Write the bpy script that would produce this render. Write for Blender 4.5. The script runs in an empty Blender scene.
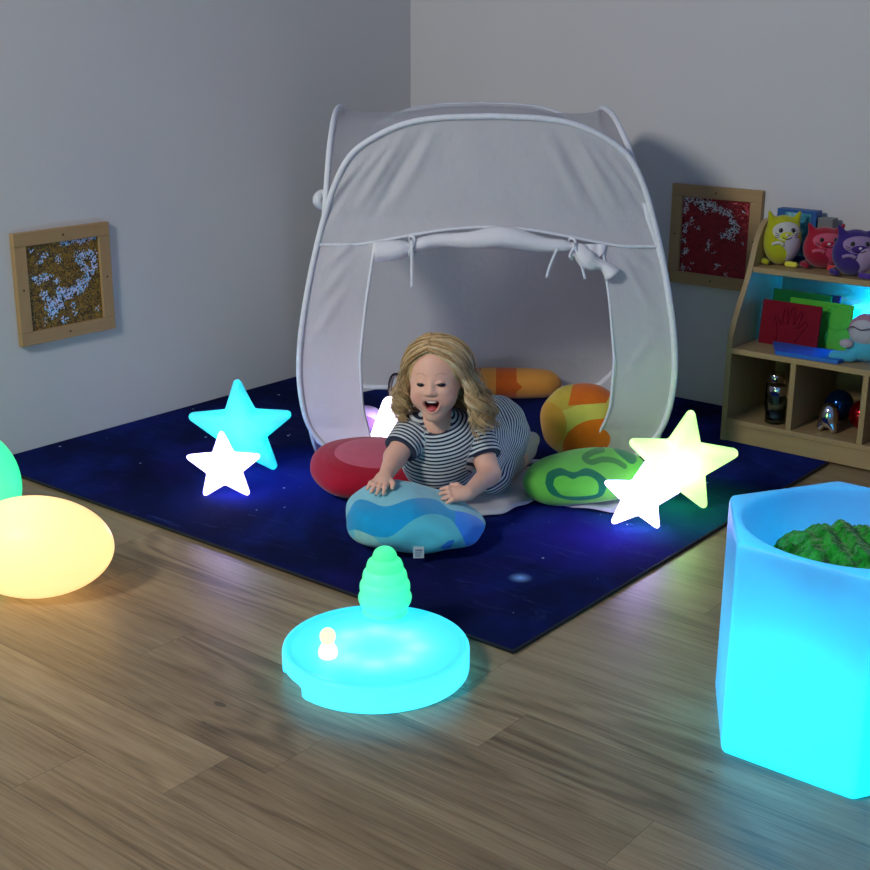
import bpy, bmesh, math, random
import numpy as np
from mathutils import Vector, Matrix
random.seed(7)
RNG = np.random.default_rng(7)
SC = bpy.context.scene
COL = SC.collection
PI = math.pi
ZR = 0.006                                  # rug top

# ------------------------------------------------------------------ frames
# the tent and what lies around it are set out in a frame turned to the room:
# s runs along the tent front, n goes into the tent, z up
AX = np.array([.7775, .6289, 0.0]); NX = np.array([-.6289, .7775, 0.0]); OR = np.array([.83, -1.42, 0.0])
ANG = math.atan2(.6289, .7775)
def FW(s, n, z=0.0):
    p = OR + AX * s + NX * n
    return Vector((p[0], p[1], z))

# ------------------------------------------------------------------ objects
def new_mesh(name, verts, faces, smooth=True):
    me = bpy.data.meshes.new(name)
    me.from_pydata([tuple(v) for v in verts], [], [tuple(f) for f in faces])
    me.update()
    if smooth:
        me.polygons.foreach_set('use_smooth', [True] * len(me.polygons))
    return me
def link(name, me, mat=None, parent=None, loc=None, rot=None):
    o = bpy.data.objects.new(name, me); COL.objects.link(o)
    me.name = name
    if mat is not None:
        me.materials.append(mat)
    if parent is not None:
        o.parent = parent
    if loc is not None: o.location = loc
    if rot is not None: o.rotation_euler = rot
    return o
def tag(o, label=None, cat=None, group=None, kind=None):
    if label: o['label'] = label
    if cat: o['category'] = cat
    if group: o['group'] = group
    if kind: o['kind'] = kind
    return o
def thing(name, label, cat, loc=(0, 0, 0), rotz=0.0, group=None):
    o = bpy.data.objects.new(name, None); COL.objects.link(o)
    o.empty_display_size = .05
    o.location = loc; o.rotation_euler = (0, 0, rotz)
    return tag(o, label, cat, group)
def bm_obj(name, bm, mat, parent=None, smooth=False, loc=None, rot=None):
    me = bpy.data.meshes.new(name); bm.normal_update(); bm.to_mesh(me); bm.free()
    if smooth: me.polygons.foreach_set('use_smooth', [True] * len(me.polygons))
    return link(name, me, mat, parent, loc, rot)
def box_bm(x0, x1, y0, y1, z0, z1, bev=0.0, seg=2, bm=None):
    b = bmesh.new()
    bmesh.ops.create_cube(b, size=1)
    for v in b.verts:
        v.co = Vector((x0 + (v.co.x + .5) * (x1 - x0), y0 + (v.co.y + .5) * (y1 - y0), z0 + (v.co.z + .5) * (z1 - z0)))
    if bev > 0:
        bmesh.ops.bevel(b, geom=list(b.edges), offset=bev, segments=seg, profile=.5, affect='EDGES')
    if bm is None: return b
    me = bpy.data.meshes.new('t'); b.to_mesh(me); b.free(); bm.from_mesh(me); bpy.data.meshes.remove(me)
    return bm
def lathe(profile, seg=48, cap=True):
    vs, fs = [], []
    n = len(profile)
    for i in range(seg):
        a = 2 * PI * i / seg
        for r, z in profile: vs.append((r * math.cos(a), r * math.sin(a), z))
    for i in range(seg):
        j = (i + 1) % seg
        for k in range(n - 1):
            fs.append((i * n + k, j * n + k, j * n + k + 1, i * n + k + 1))
    if cap:
        fs.append([i * n for i in range(seg)][::-1]); fs.append([i * n + n - 1 for i in range(seg)])
    return vs, fs
def tube(pts, r, seg=8, closed=False, caps=True, flat=1.0, up=None):
    """tube round a polyline; r scalar or list"""
    P = [Vector(p) for p in pts]; n = len(P)
    rr = r if hasattr(r, '__len__') else [r] * n
    vs, fs = [], []
    prev = None
    for i in range(n):
        a = P[(i - 1) % n] if (closed or i > 0) else P[i]
        b = P[(i + 1) % n] if (closed or i < n - 1) else P[i]
        t = (b - a).normalized()
        if prev is None:
            ref = Vector(up) if up else (Vector((0, 0, 1)) if abs(t.z) < .9 else Vector((1, 0, 0)))
        else: ref = prev
        x = (ref - t * ref.dot(t)).normalized(); y = t.cross(x); prev = x
        for k in range(seg):
            w = 2 * PI * k / seg
            vs.append(P[i] + x * (math.cos(w) * rr[i] * flat) + y * (math.sin(w) * rr[i]))
    m = n if closed else n - 1
    for i in range(m):
        j = (i + 1) % n
        for k in range(seg):
            l = (k + 1) % seg
            fs.append((i * seg + k, i * seg + l, j * seg + l, j * seg + k))
    if not closed and caps:
        fs.append([k for k in range(seg)][::-1]); fs.append([(n - 1) * seg + k for k in range(seg)])
    return vs, fs
def joinvf(*parts):
    vs, fs = [], []
    for v, f in parts:
        o = len(vs); vs += list(v); fs += [tuple(i + o for i in q) for q in f]
    return vs, fs
def grid_vf(P):
    """P[i][j] -> points"""
    a, b = len(P), len(P[0]); vs = [p for row in P for p in row]
    return vs, [(i * b + j, i * b + j + 1, (i + 1) * b + j + 1, (i + 1) * b + j) for i in range(a - 1) for j in range(b - 1)]

# ------------------------------------------------------------------ smooth solids from distance fields
def nets(f, lo, hi, h):
    ax = [np.arange(lo[i] - 1.5 * h, hi[i] + 2.5 * h, h, dtype=np.float32) for i in range(3)]
    X, Y, Z = np.meshgrid(*ax, indexing='ij')
    V = f(X, Y, Z).astype(np.float32)
    S = V < 0
    nx, ny, nz = [k - 1 for k in V.shape]
    def c(A, i, j, k): return A[i:i + nx, j:j + ny, k:k + nz]
    cnt = np.zeros((nx, ny, nz), np.uint8)
    for i in (0, 1):
        for j in (0, 1):
            for k in (0, 1): cnt += c(S, i, j, k)
    act = (cnt > 0) & (cnt < 8)
    I = np.argwhere(act)
    idx = -np.ones((nx, ny, nz), np.int64); idx[act] = np.arange(len(I))
    acc = np.zeros((len(I), 3)); num = np.zeros(len(I))
    cor = [(i, j, k) for i in (0, 1) for j in (0, 1) for k in (0, 1)]
    for a in cor:
        for d in range(3):
            if a[d] == 0:
                b = list(a); b[d] = 1
                va = V[I[:, 0] + a[0], I[:, 1] + a[1], I[:, 2] + a[2]]; vb = V[I[:, 0] + b[0], I[:, 1] + b[1], I[:, 2] + b[2]]
                m = (va < 0) != (vb < 0)
                t = np.where(m, va / np.where(m, va - vb, 1), 0)
                p = np.tile(np.array(a, float), (len(I), 1)); p[:, d] += t
                acc[m] += p[m]; num[m] += 1
    Pn = (I + acc / num[:, None]) * h + np.array([a[0] for a in ax])
    F = []
    for d in range(3):
        e, g = (d + 1) % 3, (d + 2) % 3
        sh = [slice(0, nx), slice(0, ny), slice(0, nz)]
        A = S[:nx, :ny, :nz]
        B = np.roll(S, -1, axis=d)[:nx, :ny, :nz]
        m = A != B
        for q in (e, g):
            sl = [slice(None)] * 3; sl[q] = 0; m[tuple(sl)] = False
        J = np.argwhere(m)
        fl = A[m]
        o1 = np.zeros(3, int); o1[e] = 1; o2 = np.zeros(3, int); o2[g] = 1
        def gi(K): return idx[K[:, 0], K[:, 1], K[:, 2]]
        q = np.stack([gi(J), gi(J - o1), gi(J - o1 - o2), gi(J - o2)], 1)
        q[~fl] = q[~fl][:, ::-1]
        F.append(q)
    F = np.concatenate(F)
    F = F[(F >= 0).all(1)]
    return Pn, F
def np_mesh(name, P, F, smooth=True):
    me = bpy.data.meshes.new(name)
    k = F.shape[1]
    me.vertices.add(len(P)); me.vertices.foreach_set('co', np.ascontiguousarray(P, np.float32).ravel())
    me.loops.add(F.size); me.loops.foreach_set('vertex_index', np.ascontiguousarray(F, np.int32).ravel())
    me.polygons.add(len(F)); me.polygons.foreach_set('loop_start', np.arange(0, F.size, k, dtype=np.int32))
    if smooth: me.polygons.foreach_set('use_smooth', np.ones(len(F), bool))
    me.update(calc_edges=True); me.validate()
    return me
def relax(P, F, it=2, lam=.5):
    E = np.concatenate([F[:, [0, 1]], F[:, [1, 2]], F[:, [2, 3]], F[:, [3, 0]]]); E = np.concatenate([E, E[:, ::-1]])
    for _ in range(it):
        acc = np.zeros_like(P); n = np.zeros(len(P))
        np.add.at(acc, E[:, 0], P[E[:, 1]]); np.add.at(n, E[:, 0], 1)
        P = P + lam * (acc / np.maximum(n, 1)[:, None] - P)
    return P
def attr(me, name, vals):
    a = me.attributes.new(name, 'FLOAT', 'POINT'); a.data.foreach_set('value', np.ascontiguousarray(vals, np.float32))
def smin(a, b, k):
    h = np.clip(.5 + .5 * (b - a) / k, 0, 1); return b + (a - b) * h - k * h * (1 - h)
def smax(a, b, k): return -smin(-a, -b, k)
def ell(X, Y, Z, c, r):
    x, y, z = (X - c[0]) / r[0], (Y - c[1]) / r[1], (Z - c[2]) / r[2]
    k0 = np.sqrt(x * x + y * y + z * z); k1 = np.sqrt((x / r[0]) ** 2 + (y / r[1]) ** 2 + (z / r[2]) ** 2)
    return k0 * (k0 - 1) / np.maximum(k1, 1e-6)
def sell(X, Y, Z, c, r, p=2.5):
    x, y, z = abs((X - c[0]) / r[0]), abs((Y - c[1]) / r[1]), abs((Z - c[2]) / r[2])
    k = (x ** p + y ** p + z ** p) ** (1 / p)
    return (k - 1) * min(r)
def cap(X, Y, Z, a, b, ra, rb=None):
    rb = ra if rb is None else rb
    a = np.array(a, float); b = np.array(b, float); d = b - a
    t = np.clip(((X - a[0]) * d[0] + (Y - a[1]) * d[1] + (Z - a[2]) * d[2]) / max(d @ d, 1e-12), 0, 1)
    return np.sqrt((X - a[0] - t * d[0]) ** 2 + (Y - a[1] - t * d[1]) ** 2 + (Z - a[2] - t * d[2]) ** 2) - (ra + (rb - ra) * t)
def rotz(X, Y, a):
    c, s = math.cos(a), math.sin(a); return X * c + Y * s, -X * s + Y * c      # into a frame turned by a
def crom(pts, n=12):
    P = np.array(pts, float); P = np.vstack([2 * P[0] - P[1], P, 2 * P[-1] - P[-2]]); out = []
    for i in range(1, len(P) - 2):
        for t in np.linspace(0, 1, n, endpoint=False):
            out.append(.5 * ((2 * P[i]) + (-P[i - 1] + P[i + 1]) * t + (2 * P[i - 1] - 5 * P[i] + 4 * P[i + 1] - P[i + 2]) * t * t + (-P[i - 1] + 3 * P[i] - 3 * P[i + 1] + P[i + 2]) * t ** 3))
    out.append(P[-2]); return np.array(out)
def poly_dist(U, V, pts):
    d = np.full(U.shape, 9.0)
    for (a, b) in zip(pts[:-1], pts[1:]):
        ex, ey = b[0] - a[0], b[1] - a[1]; L = max(ex * ex + ey * ey, 1e-12)
        t = np.clip(((U - a[0]) * ex + (V - a[1]) * ey) / L, 0, 1)
        d = np.minimum(d, np.hypot(U - a[0] - t * ex, V - a[1] - t * ey))
    return d
def poly_sd(U, V, pts):
    """signed distance to a closed outline, negative inside"""
    P = [tuple(p) for p in pts]
    d = poly_dist(U, V, P + [P[0]])
    ins = np.zeros(U.shape, bool)
    for (a, b) in zip(P, P[1:] + [P[0]]):
        c = (a[1] > V) != (b[1] > V)
        xx = (b[0] - a[0]) * (V - a[1]) / ((b[1] - a[1]) if b[1] != a[1] else 1e-9) + a[0]
        ins ^= c & (U < xx)
    return np.where(ins, -d, d)

# ------------------------------------------------------------------ materials
def S2L(c):
    return tuple((x / 12.92 if x <= .04045 else ((x + .055) / 1.055) ** 2.4) for x in [v / 255 for v in c])
class NT:
    def __init__(s, name):
        s.m = bpy.data.materials.new(name); s.m.use_nodes = True
        s.t = s.m.node_tree; s.t.nodes.clear(); s.out = s.n('ShaderNodeOutputMaterial')
    def n(s, k, **kw):
        x = s.t.nodes.new(k)
        for a, b in kw.items(): setattr(x, a, b)
        return x
    def l(s, a, b): s.t.links.new(a, b)
    def val(s, node, i, v):
        if hasattr(v, 'default_value') or hasattr(v, 'is_output'): s.l(v, node.inputs[i])
        elif isinstance(v, (tuple, list)) and len(v) == 3 and node.inputs[i].type == 'RGBA': node.inputs[i].default_value = (*v, 1)
        else: node.inputs[i].default_value = v
    def math(s, op, a, b=0.0, c=None, clamp=False):
        x = s.n('ShaderNodeMath', operation=op, use_clamp=clamp); s.val(x, 0, a); s.val(x, 1, b)
        if c is not None: s.val(x, 2, c)
        return x.outputs[0]
    def mix(s, f, a, b, blend='MIX'):
        x = s.n('ShaderNodeMix', data_type='RGBA', blend_type=blend); s.val(x, 0, f)
        for i, v in ((6, a), (7, b)):
            if isinstance(v, (tuple, list)): x.inputs[i].default_value = (*v[:3], 1)
            else: s.l(v, x.inputs[i])
        return x.outputs[2]
    def attr(s, name): return s.n('ShaderNodeAttribute', attribute_name=name).outputs['Fac']
    def pos(s, kind='Object'): return s.n('ShaderNodeTexCoord').outputs[kind]
    def mapping(s, v, scale=(1, 1, 1), rot=(0, 0, 0), loc=(0, 0, 0)):
        x = s.n('ShaderNodeMapping'); s.l(v, x.inputs[0]); x.inputs[1].default_value = loc; x.inputs[2].default_value = rot; x.inputs[3].default_value = scale
        return x.outputs[0]
    def noise(s, v, scale, detail=3, rough=.5, w=None, dist=0.0):
        x = s.n('ShaderNodeTexNoise')
        if w is not None: x.noise_dimensions = '4D'; s.val(x, 'W', w)
        s.l(v, x.inputs['Vector']); x.inputs['Scale'].default_value = scale; x.inputs['Detail'].default_value = detail
        x.inputs['Roughness'].default_value = rough; x.inputs['Distortion'].default_value = dist
        return x.outputs[0]
    def ramp(s, f, stops):
        x = s.n('ShaderNodeValToRGB'); s.l(f, x.inputs[0]); e = x.color_ramp.elements
        while len(e) < len(stops): e.new(.5)
        for el, (p, c) in zip(e, stops): el.position = p; el.color = (*c, 1)
        return x.outputs[0]
    def bump(s, h, strength=.3, dist=.002):
        x = s.n('ShaderNodeBump'); s.l(h, x.inputs['Height']); x.inputs['Strength'].default_value = strength; x.inputs['Distance'].default_value = dist
        return x.outputs[0]
    def pbr(s, col, rough=.6, metal=0.0, normal=None, spec=.5, sheen=0.0, emis=None, es=0.0, coat=0.0):
        x = s.n('ShaderNodeBsdfPrincipled'); s.val(x, 'Base Color', col); s.val(x, 'Roughness', rough); s.val(x, 'Metallic', metal)
        x.inputs['Specular IOR Level'].default_value = spec; x.inputs['Sheen Weight'].default_value = sheen; x.inputs['Coat Weight'].default_value = coat
        if normal is not None: s.l(normal, x.inputs['Normal'])
        if emis: s.val(x, 'Emission Color', emis); x.inputs['Emission Strength'].default_value = es
        return x.outputs[0]
    def done(s, sh): s.l(sh, s.out.inputs[0]); return s.m
MC = {}
def simple(name, rgb, rough=.6, metal=0.0, spec=.5, sheen=0.0, grain=0.0, gscale=60, coat=0.0):
    if name in MC: return MC[name]
    t = NT(name); c = S2L(rgb); p = t.pos()
    nz = t.noise(p, gscale, 3)
    col = t.mix(nz, tuple(v * (1 - .12) for v in c), tuple(min(1, v * 1.12) for v in c))
    nm = t.bump(nz, .25, grain) if grain > 0 else None
    MC[name] = t.done(t.pbr(col, rough, metal, nm, spec, sheen, coat=coat)); return MC[name]
def glow(name, lit, es, base=(.8, .8, .8), transl=.6, rough=.35):
    """translucent moulded plastic of a lamp: it gives off its own light and lets the inner bulb through"""
    t = NT(name)
    d = t.n('ShaderNodeBsdfDiffuse'); t.val(d, 'Color', base)
    r = t.n('ShaderNodeBsdfTranslucent'); t.val(r, 'Color', base)
    m = t.n('ShaderNodeMixShader'); m.inputs[0].default_value = transl; t.l(d.outputs[0], m.inputs[1]); t.l(r.outputs[0], m.inputs[2])
    g = t.n('ShaderNodeBsdfGlossy'); g.inputs['Roughness'].default_value = rough
    fr = t.n('ShaderNodeFresnel'); fr.inputs[0].default_value = 1.3
    m2 = t.n('ShaderNodeMixShader'); t.l(fr.outputs[0], m2.inputs[0]); t.l(m.outputs[0], m2.inputs[1]); t.l(g.outputs[0], m2.inputs[2])
    e = t.n('ShaderNodeEmission'); t.val(e, 'Color', lit); e.inputs[1].default_value = es
    a = t.n('ShaderNodeAddShader'); t.l(m2.outputs[0], a.inputs[0]); t.l(e.outputs[0], a.inputs[1])
    return t.done(a.outputs[0])
def cloth(name, base, layers=(), sheen=.3, weave=900, rough=.85, bumpd=.0006):
    """plain cloth with sewn-on colour fields; each layer: (attribute, colour) shown where the attribute is negative"""
    t = NT(name); col = None
    p = t.pos(); nz = t.noise(p, 35, 3)
    c0 = S2L(base); cur = t.mix(nz, tuple(v * .88 for v in c0), tuple(min(1, v * 1.1) for v in c0))
    for a, c in layers:
        c = S2L(c); cc = t.mix(nz, tuple(v * .88 for v in c), tuple(min(1, v * 1.1) for v in c))
        cur = t.mix(t.math('LESS_THAN', t.attr(a), 0.0), cur, cc)
    nm = t.bump(t.noise(p, 260, 2), .3, bumpd)
    return t.done(t.pbr(cur, rough, 0, nm, .2, sheen))
def bulb(name, loc, power, color, radius=.02, parent=None):
    l = bpy.data.lights.new(name, 'POINT'); l.energy = power; l.color = color; l.shadow_soft_size = radius
    o = bpy.data.objects.new(name, l); COL.objects.link(o); o.location = loc
    if parent: o.parent = parent
    return o

# ------------------------------------------------------------------ camera
f_px = 1313.68
cd = bpy.data.cameras.new('camera'); cam = bpy.data.objects.new('camera', cd); COL.objects.link(cam)
cd.sensor_width = 36; cd.lens = 36 * f_px / 870; cd.clip_start = .05
fw = Vector((-.5991278, .74315967, -.29792546)); rt = Vector((.77746519, .62890375, .0052862)); up = Vector((-.19129493, .22845957, .9545745))
R = Matrix((rt, up, -fw)).transposed().to_4x4(); R.translation = Vector((3.49186, -4.16338, 1.3)); cam.matrix_world = R
SC.camera = cam

# ------------------------------------------------------------------ room
def m_wall():
    t = NT('painted_wall'); p = t.pos()
    n = t.noise(p, 1.3, 3); col = t.mix(n, (.60, .60, .585), (.66, .66, .645))
    return t.done(t.pbr(col, .8, 0, t.bump(t.noise(p, 90, 3), .15, .001), .25))
def m_floor():
    t = NT('grey_oak_planks'); p = t.pos()
    sx = t.n('ShaderNodeSeparateXYZ'); t.l(p, sx.inputs[0]); X, Y = sx.outputs[0], sx.outputs[1]
    PL, PW = 1.17, .16
    rowf = t.math('DIVIDE', t.math('ADD', Y, 2.405), PW); row = t.math('FLOOR', rowf)
    off = t.math('FRACT', t.math('ADD', t.math('MULTIPLY', t.math('SINE', t.math('MULTIPLY_ADD', row, 1.8046, 4.2059)), 4.7283), 20.0))
    colf = t.math('SUBTRACT', t.math('DIVIDE', X, PL), off); idx = t.math('FLOOR', colf)
    cb = t.n('ShaderNodeCombineXYZ'); t.l(row, cb.inputs[0]); t.l(idx, cb.inputs[1])
    wn = t.n('ShaderNodeTexWhiteNoise', noise_dimensions='2D'); t.l(cb.outputs[0], wn.inputs['Vector']); rnd = wn.outputs['Value']
    ey = t.math('MULTIPLY', t.math('ABSOLUTE', t.math('SUBTRACT', t.math('FRACT', rowf), .5)), PW); ex = t.math('MULTIPLY', t.math('ABSOLUTE', t.math('SUBTRACT', t.math('FRACT', colf), .5)), PL)
    gap = t.math('MAXIMUM', t.math('GREATER_THAN', ey, PW / 2 - .0007), t.math('GREATER_THAN', ex, PL / 2 - .0007))
    w = t.math('MULTIPLY', rnd, 37.0)
    fine = t.math('ADD', t.math('MULTIPLY', t.noise(t.mapping(p, (1.8, 75, 1)), 1.0, 5, .7, w), .5), t.math('MULTIPLY', t.noise(t.mapping(p, (7, 210, 1)), 1.0, 3, .6, w), .5))
    wide = t.noise(t.mapping(p, (1.6, 11, 1)), 1.0, 6, .66, w, .5)
    kn = t.noise(t.mapping(p, (.9, 5.2, 1)), 1.0, 1.5, .4, w, .15)
    band = t.math('SINE', t.math('MULTIPLY', kn, 95.0)); band = t.math('MULTIPLY_ADD', band, .5, .5)
    bmask = t.math('MULTIPLY', t.math('SUBTRACT', kn, .46, clamp=True), 6.0, clamp=True)
    g = t.math('ADD', t.math('MULTIPLY', fine, .66), t.math('MULTIPLY', wide, .34)); g = t.math('SUBTRACT', g, t.math('MULTIPLY', t.math('MULTIPLY', band, bmask), .12))
    col = t.ramp(g, [(.32, S2L((94, 77, 54))), (.43, S2L((130, 109, 79))), (.53, S2L((152, 130, 97))), (.68, S2L((174, 153, 119)))])
    tint = t.math('MULTIPLY_ADD', rnd, .30, .82)
    tn = t.n('ShaderNodeCombineColor'); [t.l(tint, tn.inputs[i]) for i in range(3)]
    col = t.mix(1.0, col, tn.outputs[0], 'MULTIPLY')
    vo = t.n('ShaderNodeTexVoronoi'); t.l(t.mapping(p, (3.0, 7.5, 1)), vo.inputs['Vector']); vo.inputs['Scale'].default_value = 1.0
    kmask = t.math('LESS_THAN', vo.outputs['Distance'], t.math('MULTIPLY', t.math('SUBTRACT', t.noise(p, 9, 2), .38, clamp=True), .20))
    col = t.mix(t.math('MULTIPLY', kmask, .6), col, S2L((62, 50, 40)))
    col = t.mix(t.math('MULTIPLY', gap, .6), col, S2L((60, 52, 44)))
    return t.done(t.pbr(col, t.math('MULTIPLY_ADD', fine, .22, .24), 0, t.bump(g, .12, .001), .45))
M_WALL = m_wall(); M_FLOOR = m_floor()
def slab(name, x0, x1, y0, y1, z0, z1, m):
    o = bm_obj(name, box_bm(x0, x1, y0, y1, z0, z1), m); o['kind'] = 'structure'; return o
slab('floor', -.1, 5.2, -6.0, .1, -.1, 0, M_FLOOR)
slab('wall_left', -.1, 0, -6.0, .1, 0, 2.6, M_WALL)
slab('wall_back', 0, 5.2, 0, .1, 0, 2.6, M_WALL)

# ------------------------------------------------------------------ rug
def m_rug():
    t = NT('galaxy_print_pile'); p = t.pos()
    a = t.noise(p, 1.6, 4, .6, dist=.8); b = t.noise(t.mapping(p, loc=(3.1, 1.7, 0)), 2.3, 4, .6, dist=.6)
    col = t.ramp(a, [(.3, (.005, .007, .026)), (.48, (.006, .010, .055)), (.6, (.008, .016, .12)), (.75, (.016, .032, .24))])
    col = t.mix(t.math('MULTIPLY', t.math('SUBTRACT', b, .52, clamp=True), 1.6, clamp=True), col, (.022, .010, .16))
    for c_, r_, k_ in (((.86, -1.52, ZR), .34, (.012, .022, .36)), ((1.78, -1.38, ZR), .26, (.03, .02, .34))):  # blue glow of the star lamps painted into the rug colour around them
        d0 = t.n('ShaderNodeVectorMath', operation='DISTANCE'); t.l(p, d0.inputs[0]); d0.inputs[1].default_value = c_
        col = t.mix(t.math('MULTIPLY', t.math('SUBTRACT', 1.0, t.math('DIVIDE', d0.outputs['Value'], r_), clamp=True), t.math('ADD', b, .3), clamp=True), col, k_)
    # turquoise nebula near the right edge
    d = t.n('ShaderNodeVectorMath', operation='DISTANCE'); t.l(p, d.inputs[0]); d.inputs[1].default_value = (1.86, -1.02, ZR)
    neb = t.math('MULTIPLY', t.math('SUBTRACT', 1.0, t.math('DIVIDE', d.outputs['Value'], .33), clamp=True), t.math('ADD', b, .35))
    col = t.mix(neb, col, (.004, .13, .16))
    strk = t.noise(t.mapping(p, (5, 26, 1), (0, 0, .5)), 1.0, 5, .7, dist=1.0)
    col = t.mix(t.math('MULTIPLY', t.math('SUBTRACT', strk, .58, clamp=True), 2.2, clamp=True), col, (.05, .075, .26))
    for sc, r, off in ((9, .028, 0), (21, .05, 5)):
        v = t.n('ShaderNodeTexVoronoi'); t.l(t.mapping(p, loc=(off, off, 0)), v.inputs['Vector']); v.inputs['Scale'].default_value = sc
        rr = t.n('ShaderNodeSeparateColor'); t.l(v.outputs['Color'], rr.inputs[0])
        thr = t.math('MULTIPLY', t.math('POWER', rr.outputs[0], 5.0), r * 2.2)
        col = t.mix(t.math('MULTIPLY', t.math('LESS_THAN', v.outputs['Distance'], thr), .75), col, (.45, .6, .85))
    d2 = t.n('ShaderNodeVectorMath', operation='DISTANCE'); t.l(p, d2.inputs[0]); d2.inputs[1].default_value = (1.790, -1.716, ZR)
    col = t.mix(t.math('POWER', t.math('SUBTRACT', 1.0, t.math('DIVIDE', d2.outputs['Value'], .034), clamp=True), 1.6), col, (.25, .5, 1.0))
    nm = t.bump(t.noise(p, 420, 2), .5, .003)
    return t.done(t.pbr(col, .95, 0, nm, .02, 0))
rug = thing('rug', 'large dark blue galaxy-print rug filling the corner of the wooden floor', 'rug')
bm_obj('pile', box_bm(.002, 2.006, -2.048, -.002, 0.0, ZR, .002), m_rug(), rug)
eb = simple('rug_binding', (14, 14, 26), .8)
vs, fs = tube([(.004, -2.05, .005), (2.008, -2.05, .005), (2.008, -.38, .005)], .005, 6)
link('edge_binding', new_mesh('edge_binding', vs, fs), eb, rug)['label'] = 'black bound edge'

# ------------------------------------------------------------------ play tent
CS, CN = .505, .47          # tent centre in the turned frame
ZW = np.array([0, .015, .037, .12, .25, .39, .56, .73, .85, .93, .98, 1.02, 1.038, 1.044])
WW = np.array([.36, .43, .47, .535, .56, .557, .53, .49, .45, .405, .34, .25, .15, .0])
_zz = crom(np.stack([WW, ZW], 1), 10); _zz = _zz[(np.diff(_zz[:, 1], prepend=-1) > 1e-6)]
def wz(z): return np.interp(z, _zz[:, 1], np.maximum(_zz[:, 0], 0))
SDp = .83
def dz(z):
    z = np.asarray(z, float)
    return np.where(z < .12, .52 + (.535 - .52) * z / .12, np.where(z < .75, wz(z), wz(.75) + (.465 - wz(.75)) * (z - .75) / .294))
def panel_pt(k, u, z, off=0.0):
    """k: front/back/left/right; u in units of the front width"""
    d = float(dz(z)) + off
    if k == 'right': d -= .085 * max(0.0, (z - .62) / .424) ** 1.6
    if k == 'back': z = z * .99
    if k == 'front': return (u, -d * SDp, z)
    if k == 'back': return (u, d * SDp, z)
    if k == 'left': return (-d, -u * SDp, z)
    return (d, u * SDp, z)
tent = thing('play_tent', 'white pop-up fabric play tent with rolled-up door in the room corner', 'tent', FW(CS, CN, ZR), ANG)
def m_fabric(name, tr=.36, c=.74):
    t = NT(name); p = t.pos()
    n1 = t.noise(p, 5, 4, .6)
    d = t.n('ShaderNodeBsdfDiffuse'); t.val(d, 'Color', (c, c, c * 1.01)); r = t.n('ShaderNodeBsdfTranslucent'); t.val(r, 'Color', (c, c, c))
    bp = t.bump(t.math('ADD', n1, t.math('MULTIPLY', t.noise(p, 40, 3), .25)), .5, .016)
    t.l(bp, d.inputs['Normal'])
    m = t.n('ShaderNodeMixShader'); m.inputs[0].default_value = tr; t.l(d.outputs[0], m.inputs[1]); t.l(r.outputs[0], m.inputs[2])
    g = t.n('ShaderNodeBsdfGlossy'); g.inputs['Roughness'].default_value = .45; t.l(bp, g.inputs['Normal'])
    f = t.n('ShaderNodeFresnel'); f.inputs[0].default_value = 1.25
    m2 = t.n('ShaderNodeMixShader'); t.l(f.outputs[0], m2.inputs[0]); t.l(m.outputs[0], m2.inputs[1]); t.l(g.outputs[0], m2.inputs[2])
    return t.done(m2.outputs[0])
M_FAB = m_fabric('white_nylon'); M_ROLL = m_fabric('white_nylon_layers', .12, .93); M_TAPE = simple('white_binding_tape', (228, 232, 236), .7)
def m_sheer():
    t = NT('thin_white_nylon'); p = t.pos()
    d = t.n('ShaderNodeBsdfDiffuse'); t.val(d, 'Color', (.72, .72, .73)); r = t.n('ShaderNodeBsdfTranslucent'); t.val(r, 'Color', (.72, .72, .73))
    t.l(t.bump(t.noise(p, 6, 4), .4, .012), d.inputs['Normal'])
    m = t.n('ShaderNodeMixShader'); m.inputs[0].default_value = .4; t.l(d.outputs[0], m.inputs[1]); t.l(r.outputs[0], m.inputs[2])
    tr = t.n('ShaderNodeBsdfTransparent'); m2 = t.n('ShaderNodeMixShader'); m2.inputs[0].default_value = .55
    t.l(m.outputs[0], m2.inputs[1]); t.l(tr.outputs[0], m2.inputs[2]); return t.done(m2.outputs[0])
M_SHEER = m_sheer()
def hoop_pts(k, off=None):
    off = .004 if k == 'front' else -.001
    zs = list(_zz[:, 1]); R_ = [(wz(z), z) for z in zs]
    L = [(w, z) for w, z in R_] + [(-w, z) for w, z in R_[::-1][1:]]
    L += [(u, 0.0) for u in np.linspace(-.3, .3, 9)]
    return [panel_pt(k, u, max(z, .009), off) for u, z in L]
for k in ('front', 'right', 'back', 'left'):
    vs, fs = tube(hoop_pts(k), .0088, 8, closed=True)
    link('hoop', new_mesh('hoop', vs, fs), M_TAPE, tent)
def seam(u): return .675 + .053 * math.cos(min(1, abs(u) / .40) * PI / 2) ** 1.3
def openw(z): return np.interp(z, [0, .05, .2, .345, .5, .66, .7], [.335, .345, .375, .379, .362, .338, .335])
def opw(k, sg, z): return float(openw(z)) - (.045 * max(0.0, 1 - z / .17) ** 1.5 if (k == 'front' and sg > 0) else 0.0)
def ridge(u, z, a, b, w, h):
    ex, ez = b[0] - a[0], b[1] - a[1]; L2 = ex * ex + ez * ez; t = ((u - a[0]) * ex + (z - a[1]) * ez) / L2
    if t < -.2 or t > 1.2: return 0.0
    q = abs((u - a[0]) * ez - (z - a[1]) * ex) / math.sqrt(L2)
    return h * math.exp(-(q / w) ** 2) * max(0, math.sin(PI * (t + .2) / 1.4))
RIDG = []
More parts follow.
